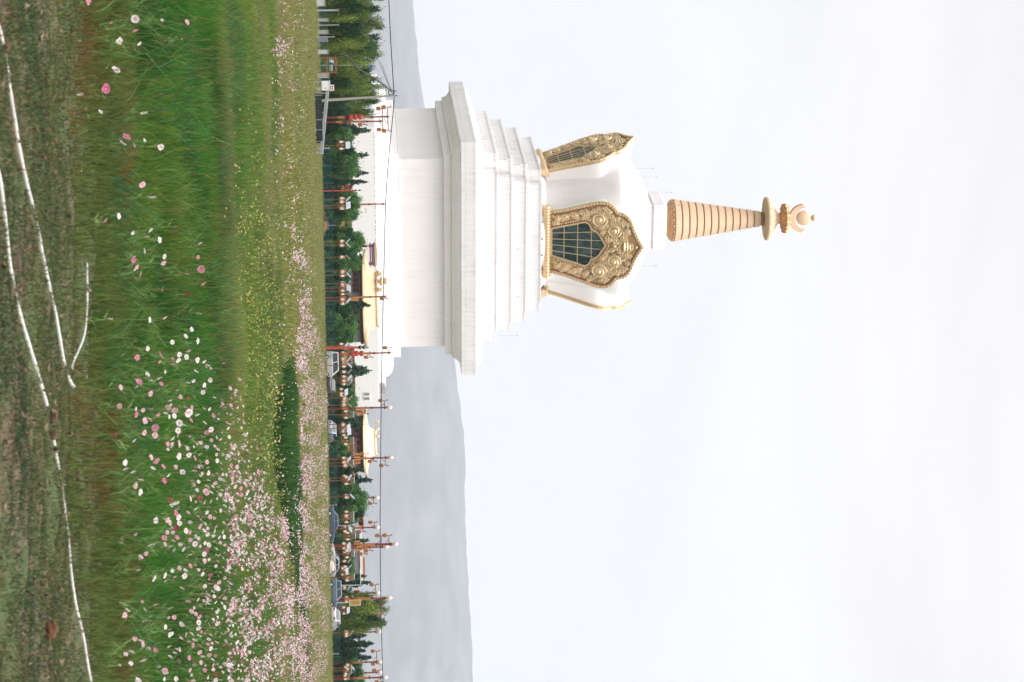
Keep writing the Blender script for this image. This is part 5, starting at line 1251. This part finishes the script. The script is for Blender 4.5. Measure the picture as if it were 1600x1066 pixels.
# dark barrier and the guard rail
Y = 196; p0, p1 = un(500, 146, Y), un(500, 224, Y); zt, zb = un(503.5, 185, Y).z, un(490, 185, Y).z
db = thing('dark_barrier', 'low black sheet barrier sunk behind the grass under the guard rail', 'barrier', (p0.x, Y, zb)); L = p1.x - p0.x
m = MB(); m.box(0, L, -.03, .03, .05, zt - zb); m.build('sheet', M['darkpanel'], db)
for py in (149, 187.5, 203, 221):
    x = un(500, py, Y).x - p0.x; m = MB(); m.box(x - .02, x + .02, -.07, -.032, -.1, zt - zb + .03); m.build('post', M['grey_metal'], db)
pa, pb = un(511.5, 143, 214), un(502, 240, 192)
gr = thing('guard_rail', 'pale grey guard rail slanting above the black barrier', 'rail', (pa.x, pa.y, pa.z - 1.0))
m = MB(); d = pb - pa
for q in range(12):
    t0, t1 = q / 12, (q + 1) / 12
    for (z0, y0), (z1, y1) in zip([(-.16, 0), (-.08, -.05), (0, 0), (.08, -.05), (.16, 0)], [(-.08, -.05), (0, 0), (.08, -.05), (.16, 0)]):
        m.add([pa + d * t0 - pa + Vector((0, y0, z0 + 1)), d * t1 + Vector((0, y0, z0 + 1)), d * t1 + Vector((0, y1, z1 + 1)), d * t0 + Vector((0, y1, z1 + 1))], [(0, 1, 2, 3)])
r = m.build('beam', M['grey_metal'], gr); sd = r.modifiers.new('t', 'SOLIDIFY'); sd.thickness = .03
for t in (.03, .36, .68, .98):
    q = d * t; m = MB(); m.box(q.x - .05, q.x + .05, q.y + .06, q.y + .14, q.z - .2, q.z + 1.1); m.build('post', M['grey_metal'], gr)
# pale blocks under the willows
for lab, py, x0, x1, w, Y, mt in (('white kerb like slab at the frame edge under the first willow', 3, 503, 508, 12, 250, 'panelrim'), ('pale block below the short teal post', 50, 506, 513, 6, 258, 'concrete'), ('grey blue block second under the tall willow', 62, 506, 512, 6, 258, 'panel'), ('cream block beside the frame of the green sign', 81, 507, 513, 6, 258, 'panelrim'), ('grey block between the green sign and the white cabinet', 118, 507, 514, 7, 250, 'concrete'), ('pale stone beside the thick grey post', 31, 507, 513, 4, 258, 'concrete')):
    b = at(py, Y); z0 = un(x0, py, Y).z - b.z; z1 = un(x1, py, Y).z - b.z; hw = w / 2 * mpp(Y); root = thing('stone_block', lab, 'block', b)
    m = MB(); m.box(-hw, hw, -.25, .25, 0, z1 - .08); m.build('body', M[mt], root, bevel=.03)
    m = MB(); m.box(-hw - .04, hw + .04, -.29, .29, z1 - .08, z1); m.build('coping', M['concrete'], root, bevel=.01)
b = at(102, 300); fl = thing('flag', 'small blue flag on a thin pole among the willow tops', 'flag', b); z = lambda px: un(px, 102, 300).z - b.z
m = MB(); m.lathe([(.03, 0), (.02, z(584))], 6); m.build('pole', M['grey_metal'], fl)
m = MB(); m.add([(.02, 0, z(578)), (.2, .06, z(578.4)), (.42, -.02, z(577.6)), (.02, 0, z(582)), (.2, .06, z(582.6)), (.42, -.02, z(581.5))], [(0, 1, 4, 3), (1, 2, 5, 4)]); c_ = m.build('cloth', M['blueflag'], fl); q = c_.modifiers.new('t', 'SOLIDIFY'); q.thickness = .02
# billboard, yellow sign, street lamp
b = at(815.5, 322); bb = thing('billboard', 'orange billboard with red shapes on two posts above the bushes', 'billboard', b); z = lambda px: un(px, 815.5, 322).z - b.z; k = mpp(322)
m = MB(); m.box(-8 * k, 8 * k, -.05, .05, z(560.5), z(568)); f = m.build('panel', M['yellowpaint'], bb)
m = MB()
for x, p, r in ((-4.5, 564, .32), (-1, 565, .28), (2, 563.5, .36), (5, 565.4, .26), (3.5, 562.2, .2)): m.lathe([(.02, -.02), (r * .7, -.015), (r, .02)], 9, 0, Matrix.Translation((x * k, -.06, z(p))) @ Matrix.Rotation(PI / 2, 4, 'X'))
m.build('red_shape', M['lantern'], f)
m = MB(); m.box(-8.6 * k, 8.6 * k, -.08, .08, z(568), z(568.9)); m.box(-8.6 * k, 8.6 * k, -.08, .08, z(559.6), z(560.5)); m.box(-8.6 * k, -8 * k, -.08, .08, z(560.5), z(568)); m.box(8 * k, 8.6 * k, -.08, .08, z(560.5), z(568)); m.build('frame', M['panelrim'], bb)
for x in (-6, 6):
    m = MB(); m.box(x * k - .07, x * k + .07, .06, .2, 0, z(562)); m.build('post', M['grey_metal'], bb)
b = at(942, 300); ys_ = thing('signboard', 'yellow signboard with a pale edge hanging beside the red post before the willow', 'sign', b); z = lambda px: un(px, 942, 300).z - b.z
m = MB(); m.box(-.34, .34, -.04, .04, z(547), z(562.5)); f = m.build('panel', M['yellowpaint'], ys_)
m = MB(); m.box(.35, .42, -.05, .05, z(545.5), z(564)); m.box(-.36, .35, -.05, .05, z(562.6), z(563.6)); m.box(-.36, .35, -.05, .05, z(545.8), z(546.8)); m.box(-.05, .05, .05, .12, 0, z(548)); m.build('frame', M['panelrim'], ys_)
m = MB()
for q in range(4): m.box(-.2, .2, -.06, -.045, z(549.5 + 3.3 * q), z(550.6 + 3.3 * q))
m.build('marking', M['redtrim'], f)
b = at(915, 312); sl = thing('street_lamp', 'grey street lamp with a long horizontal arm beyond the white parapet roof', 'street lamp', b); z = lambda px: un(px, 915, 312).z - b.z; k = mpp(312)
m = MB(); m.lathe([(.14, 0), (.10, z(535)), (.075, z(564.5))], 10); m.build('pole', M['grey_metal'], sl, smooth=True)
m = MB(); m.tube([(0, 0, z(563.3)), (-9 * k, 0, z(563.6)), (-19 * k, 0, z(563.2))], .06, 6); m.build('arm', M['grey_metal'], sl)
m = MB(); m.box(-25 * k, -18.5 * k, -.12, .12, z(562.5), z(564.2)); m.build('lamp_head', M['white_paint'], sl, bevel=.03)
# tan heap of canvas
b = at(885, 292); p = un(523, 885, 292); hp = thing('canvas_heap', 'tan canvas covered heap at the grass edge by the white car', 'heap', b); h = p.z - b.z
m = MB(); n_ = 18; R = []
for j in range(8):
    for i in range(n_):
        a = 2 * PI * i / n_; q = (1 - (j / 7) ** 2.2) ** .5; k_ = 1 + .12 * math.sin(3 * a + j) + .06 * math.sin(7 * a)
        m.v.append((.85 * q * k_ * math.cos(a), .6 * q * k_ * math.sin(a), h * j / 7))
for j in range(7):
    for i in range(n_): m.f.append((j * n_ + i, j * n_ + (i + 1) % n_, (j + 1) * n_ + (i + 1) % n_, (j + 1) * n_ + i)); m.mi.append(0)
m.build('cover', M['beige'], hp, smooth=True)
m = MB(); m.tube([(.87 * math.cos(2 * PI * k / 18), .62 * math.sin(2 * PI * k / 18), h * .35) for k in range(19)], .02, 5, cap=False); m.build('rope', M['white_paint'], hp)

# ------------------------------------------------------------------ cars
def car(label, py0, py1, Y, paint, kind='sedan', flip=1, yaw=0):
    L = (py1 - py0) * mpp(Y); L = L if L > 3.6 else 4.4; b = at((py0 + py1) / 2, Y, 520)
    root = thing('parked_car' if kind != 'van' else 'parked_van', label, 'car' if kind != 'van' else 'van', b, yaw); root.scale = (L / 4.5 * flip, 1, 1)
    if kind == 'sedan':
        body = [(-2.25, .35), (-2.22, .72), (-2.1, .88), (-1.35, .98), (1.0, .95), (1.9, .82), (2.2, .68), (2.25, .35)]; cab = [(-1.75, .94), (-1.05, 1.42), (.2, 1.46), (1.15, .92)]
    elif kind == 'suv':
        body = [(-2.2, .4), (-2.24, .95), (-2.15, 1.05), (1.0, 1.05), (1.95, .95), (2.2, .8), (2.25, .4)]; cab = [(-2.1, 1.02), (-1.85, 1.66), (.2, 1.7), (1.05, 1.02)]
    else:
        body = [(-2.25, .35), (-2.28, 1.0), (-2.22, 1.1), (1.5, 1.08), (2.05, .92), (2.25, .7), (2.25, .35)]; cab = [(-2.2, 1.06), (-2.1, 1.9), (.75, 1.92), (1.65, 1.05)]
    m = MB(); n_ = len(body)
    m.prism(body, -.86, .86); m.build('body', M[paint], root, bevel=.06)
    m = MB(); n_ = len(cab)
    V = [(x, -.80 + (.14 if i in (1, 2) else 0), z_) for i, (x, z_) in enumerate(cab)] + [(x, .80 - (.14 if i in (1, 2) else 0), z_) for i, (x, z_) in enumerate(cab)]
    m.add(V, [(0, 1, 2, 3), (7, 6, 5, 4)] + [(k, k + 4, (k + 1) % 4 + 4, (k + 1) % 4) for k in range(4)]); m.build('cabin', M[paint], root, bevel=.05)
    def lerp(a, c_, t): return (a[0] + (c_[0] - a[0]) * t, a[1] + (c_[1] - a[1]) * t)
    for s_ in (-1, 1):
        for u0, u1 in ((.07, .46), (.51, .92)):
            lo0, lo1 = lerp(cab[0], cab[3], u0), lerp(cab[0], cab[3], u1); hi0, hi1 = lerp(cab[1], cab[2], u0), lerp(cab[1], cab[2], u1)
            q = [lerp(lo0, hi0, .16), lerp(lo1, hi1, .16), lerp(lo1, hi1, .86), lerp(lo0, hi0, .86)]; t = (.16, .16, .86, .86)
            m = MB(); V = [(x, s_ * (.825 - .14 * tt), z_) for (x, z_), tt in zip(q, t)] + [(x, s_ * (.79 - .14 * tt), z_) for (x, z_), tt in zip(q, t)]
            m.add(V, [(0, 1, 2, 3), (7, 6, 5, 4)] + [(k, k + 4, (k + 1) % 4 + 4, (k + 1) % 4) for k in range(4)]); m.build('window', M['carglass'], root)
    for (a, c_, nm) in ((cab[3], cab[2], 'windscreen'), (cab[0], cab[1], 'rear_window')):
        q0, q1 = lerp(a, c_, .1), lerp(a, c_, .9); e = .02 if nm == 'windscreen' else -.02
        m = MB(); m.add([(q0[0] + e, -.7, q0[1] + .015), (q0[0] + e, .7, q0[1] + .015), (q1[0] + e, .6, q1[1] + .015), (q1[0] + e, -.6, q1[1] + .015), (q0[0], -.7, q0[1]), (q0[0], .7, q0[1]), (q1[0], .6, q1[1]), (q1[0], -.6, q1[1])], [(0, 1, 2, 3), (7, 6, 5, 4), (0, 4, 5, 1), (1, 5, 6, 2), (2, 6, 7, 3), (3, 7, 4, 0)]); m.build(nm, M['carglass'], root)
    for x in (-1.38, 1.38):
        for s_ in (-1, 1):
            mx = Matrix.Translation((x, s_ * .78, .33)) @ Matrix.Rotation(PI / 2, 4, 'X'); m = MB(); m.lathe([(.2, -.11), (.31, -.11), (.33, -.07), (.33, .07), (.31, .11), (.2, .11)], 20, 0, mx); w = m.build('wheel', M['tyre'], root, smooth=True)
            m = MB(); m.lathe([(.03, -.125), (.19, -.115), (.2, .115), (.03, .125)], 14, 0, mx); m.build('rim', M['chrome'], w, smooth=True)
    for s_ in (-.62, .62):
        m = MB(); m.box(2.19, 2.27, s_ - .18, s_ + .18, .58, .72); m.build('headlight', M['globe'], root); m = MB(); m.box(-2.29, -2.2, s_ - .16, s_ + .16, .68, .84); m.build('taillight', M['redtrim'], root)
        m = MB(); m.box(.82, .98, s_ / .62 * .83 - .08, s_ / .62 * .83 + .08, .95, 1.07); m.build('mirror', M[paint], root)
    return root
car('white van parked beyond the post with three red lanterns', 549, 594, 304, 'carwhite', 'van', 1)
car('small dark car parked nose out past the white van', 596, 614, 300, 'cardark', 'sedan', 1, math.radians(75))
car('blue car parked under the orange billboard', 791, 846, 299, 'carblue', 'sedan', 1)
car('white car half hidden by the tan heap', 851, 900, 300, 'carwhite', 'sedan', -1, math.radians(14))
car('silver blue car parked below the yellow signboard', 903, 953, 300, 'carblue2', 'suv', 1)
car('white car at the far end of the car row under the large willow', 958, 976, 290, 'carwhite', 'sedan', 1, math.radians(66))
car('dark car parked behind the silver blue car', 912, 960, 308, 'cardark', 'suv', -1)
car('grey car showing between the lamps below the cream roof', 664, 684, 306, 'carsilver', 'sedan', 1, math.radians(70))

# ------------------------------------------------------------------ air, sky, sun, camera
HAZE_D = .68e-4
m = MB(); m.box(-12300, 12300, -300, 29500, -3.0, 1650); hz = m.build('haze', None)
hm = bpy.data.materials.new('pale air'); hm.use_nodes = True; n = hm.node_tree.nodes; n.remove(n['Principled BSDF']); v = n.new('ShaderNodeVolumePrincipled')
v.inputs['Color'].default_value = (.77, .805, .885, 1); v.inputs['Density'].default_value = HAZE_D; v.inputs['Anisotropy'].default_value = 0.0
hm.node_tree.links.new(v.outputs[0], n['Material Output'].inputs['Volume']); hz.data.materials.clear(); hz.data.materials.append(hm); tag(hz, kind='stuff')

SUN_EL, SUN_AZ = math.radians(48), math.radians(140)     # azimuth clockwise from +Y: over the right shoulder
sd = Vector((math.sin(SUN_AZ) * math.cos(SUN_EL), math.cos(SUN_AZ) * math.cos(SUN_EL), math.sin(SUN_EL)))
W = bpy.data.worlds.new('World'); S.world = W; W.use_nodes = True; n = W.node_tree.nodes; l = W.node_tree.links
sky = n.new('ShaderNodeTexSky'); sky.sky_type = 'NISHITA'; sky.sun_disc = False; sky.sun_elevation = SUN_EL; sky.sun_rotation = SUN_AZ
tc = n.new('ShaderNodeTexCoord'); sx = n.new('ShaderNodeSeparateXYZ'); l.new(tc.outputs['Generated'], sx.inputs[0])
zc = math_node(n, l, 'MAXIMUM', sx.outputs[2], 0.0)
# overcast: three times brighter overhead than at the horizon, and brightest towards the veiled sun
dt = n.new('ShaderNodeVectorMath'); dt.operation = 'DOT_PRODUCT'; l.new(tc.outputs['Generated'], dt.inputs[0]); dt.inputs[1].default_value = sd
glow = math_node(n, l, 'MULTIPLY', math_node(n, l, 'POWER', math_node(n, l, 'MAXIMUM', dt.outputs['Value'], 0.0), 3.0), 2.0)
mp = n.new('ShaderNodeMapping'); mp.inputs['Scale'].default_value = (2.2, 2.2, 5.0); l.new(tc.outputs['Generated'], mp.inputs[0])
nz = n.new('ShaderNodeTexNoise'); nz.inputs['Scale'].default_value = 1.6; nz.inputs['Detail'].default_value = 7; nz.inputs['Roughness'].default_value = .5; nz.inputs['Distortion'].default_value = 1.0; l.new(mp.outputs[0], nz.inputs['Vector'])
ramp = n.new('ShaderNodeMapRange'); ramp.inputs[1].default_value = .3; ramp.inputs[2].default_value = .7; ramp.inputs[3].default_value = .885; ramp.inputs[4].default_value = 1.065; l.new(nz.outputs['Fac'], ramp.inputs[0])
zen = math_node(n, l, 'ADD', math_node(n, l, 'MULTIPLY', math_node(n, l, 'POWER', zc, 4.0), 62.0), 9.4)
bright = math_node(n, l, 'ADD', math_node(n, l, 'MULTIPLY', zen, ramp.outputs[0]), glow)
cc = n.new('ShaderNodeMix'); cc.data_type = 'RGBA'; cc.inputs['A'].default_value = (.995, .962, .962, 1); cc.inputs['B'].default_value = (.99, .974, .98, 1); l.new(nz.outputs['Fac'], cc.inputs['Factor'])
cl = n.new('ShaderNodeVectorMath'); cl.operation = 'SCALE'; l.new(cc.outputs['Result'], cl.inputs[0]); l.new(bright, cl.inputs['Scale'])
mx = n.new('ShaderNodeMix'); mx.data_type = 'RGBA'; mx.inputs['Factor'].default_value = .96; l.new(sky.outputs[0], mx.inputs['A']); l.new(cl.outputs[0], mx.inputs['B'])
l.new(mx.outputs['Result'], n['Background'].inputs['Color']); n['Background'].inputs['Strength'].default_value = .1

sun = bpy.data.lights.new('sun', 'SUN'); sun.energy = .85; sun.angle = math.radians(18); sun.color = (1, .95, .88)
so = bpy.data.objects.new('sun', sun); C.objects.link(so); so.rotation_euler = sd.to_track_quat('Z', 'Y').to_euler(); so.location = (30, -30, 60)

cam = bpy.data.cameras.new('camera'); co = bpy.data.objects.new('camera', cam); C.objects.link(co); S.camera = co
cam.sensor_width = 36; cam.sensor_fit = 'HORIZONTAL'; cam.lens = F / 1600 * 36; cam.clip_start = .5; cam.clip_end = 60000
# picture right = world up (the photograph lies on its side), picture up = world left
R0 = Vector((1, 0, 0)); U0 = Vector((0, -sp, cp)); D0 = Vector((0, cp, sp))
pyv = R0 * cr + U0 * -sr      # direction of growing py: u = u2 cos r - v2 sin r
pxv = R0 * sr + U0 * cr       # direction of growing px
X_, Y_, Z_ = pxv, -pyv, -D0
co.matrix_world = Matrix((X_, Y_, Z_)).transposed().to_4x4(); co.location = (0, 0, H)
cam.dof.use_dof = True; cam.dof.focus_distance = 220; cam.dof.aperture_fstop = 7.6

S.render.engine = 'CYCLES'; S.cycles.use_denoising = True; S.cycles.max_bounces = 6; S.cycles.diffuse_bounces = 3; S.cycles.glossy_bounces = 3; S.cycles.volume_bounces = 1; S.cycles.transparent_max_bounces = 8
try: S.cycles.denoiser = 'OPENIMAGEDENOISE'; S.cycles.denoising_input_passes = 'RGB_ALBEDO_NORMAL'
except Exception: pass
S.view_settings.view_transform = 'Standard'; S.view_settings.look = 'None'; S.view_settings.exposure = 0.06; S.view_settings.gamma = 1
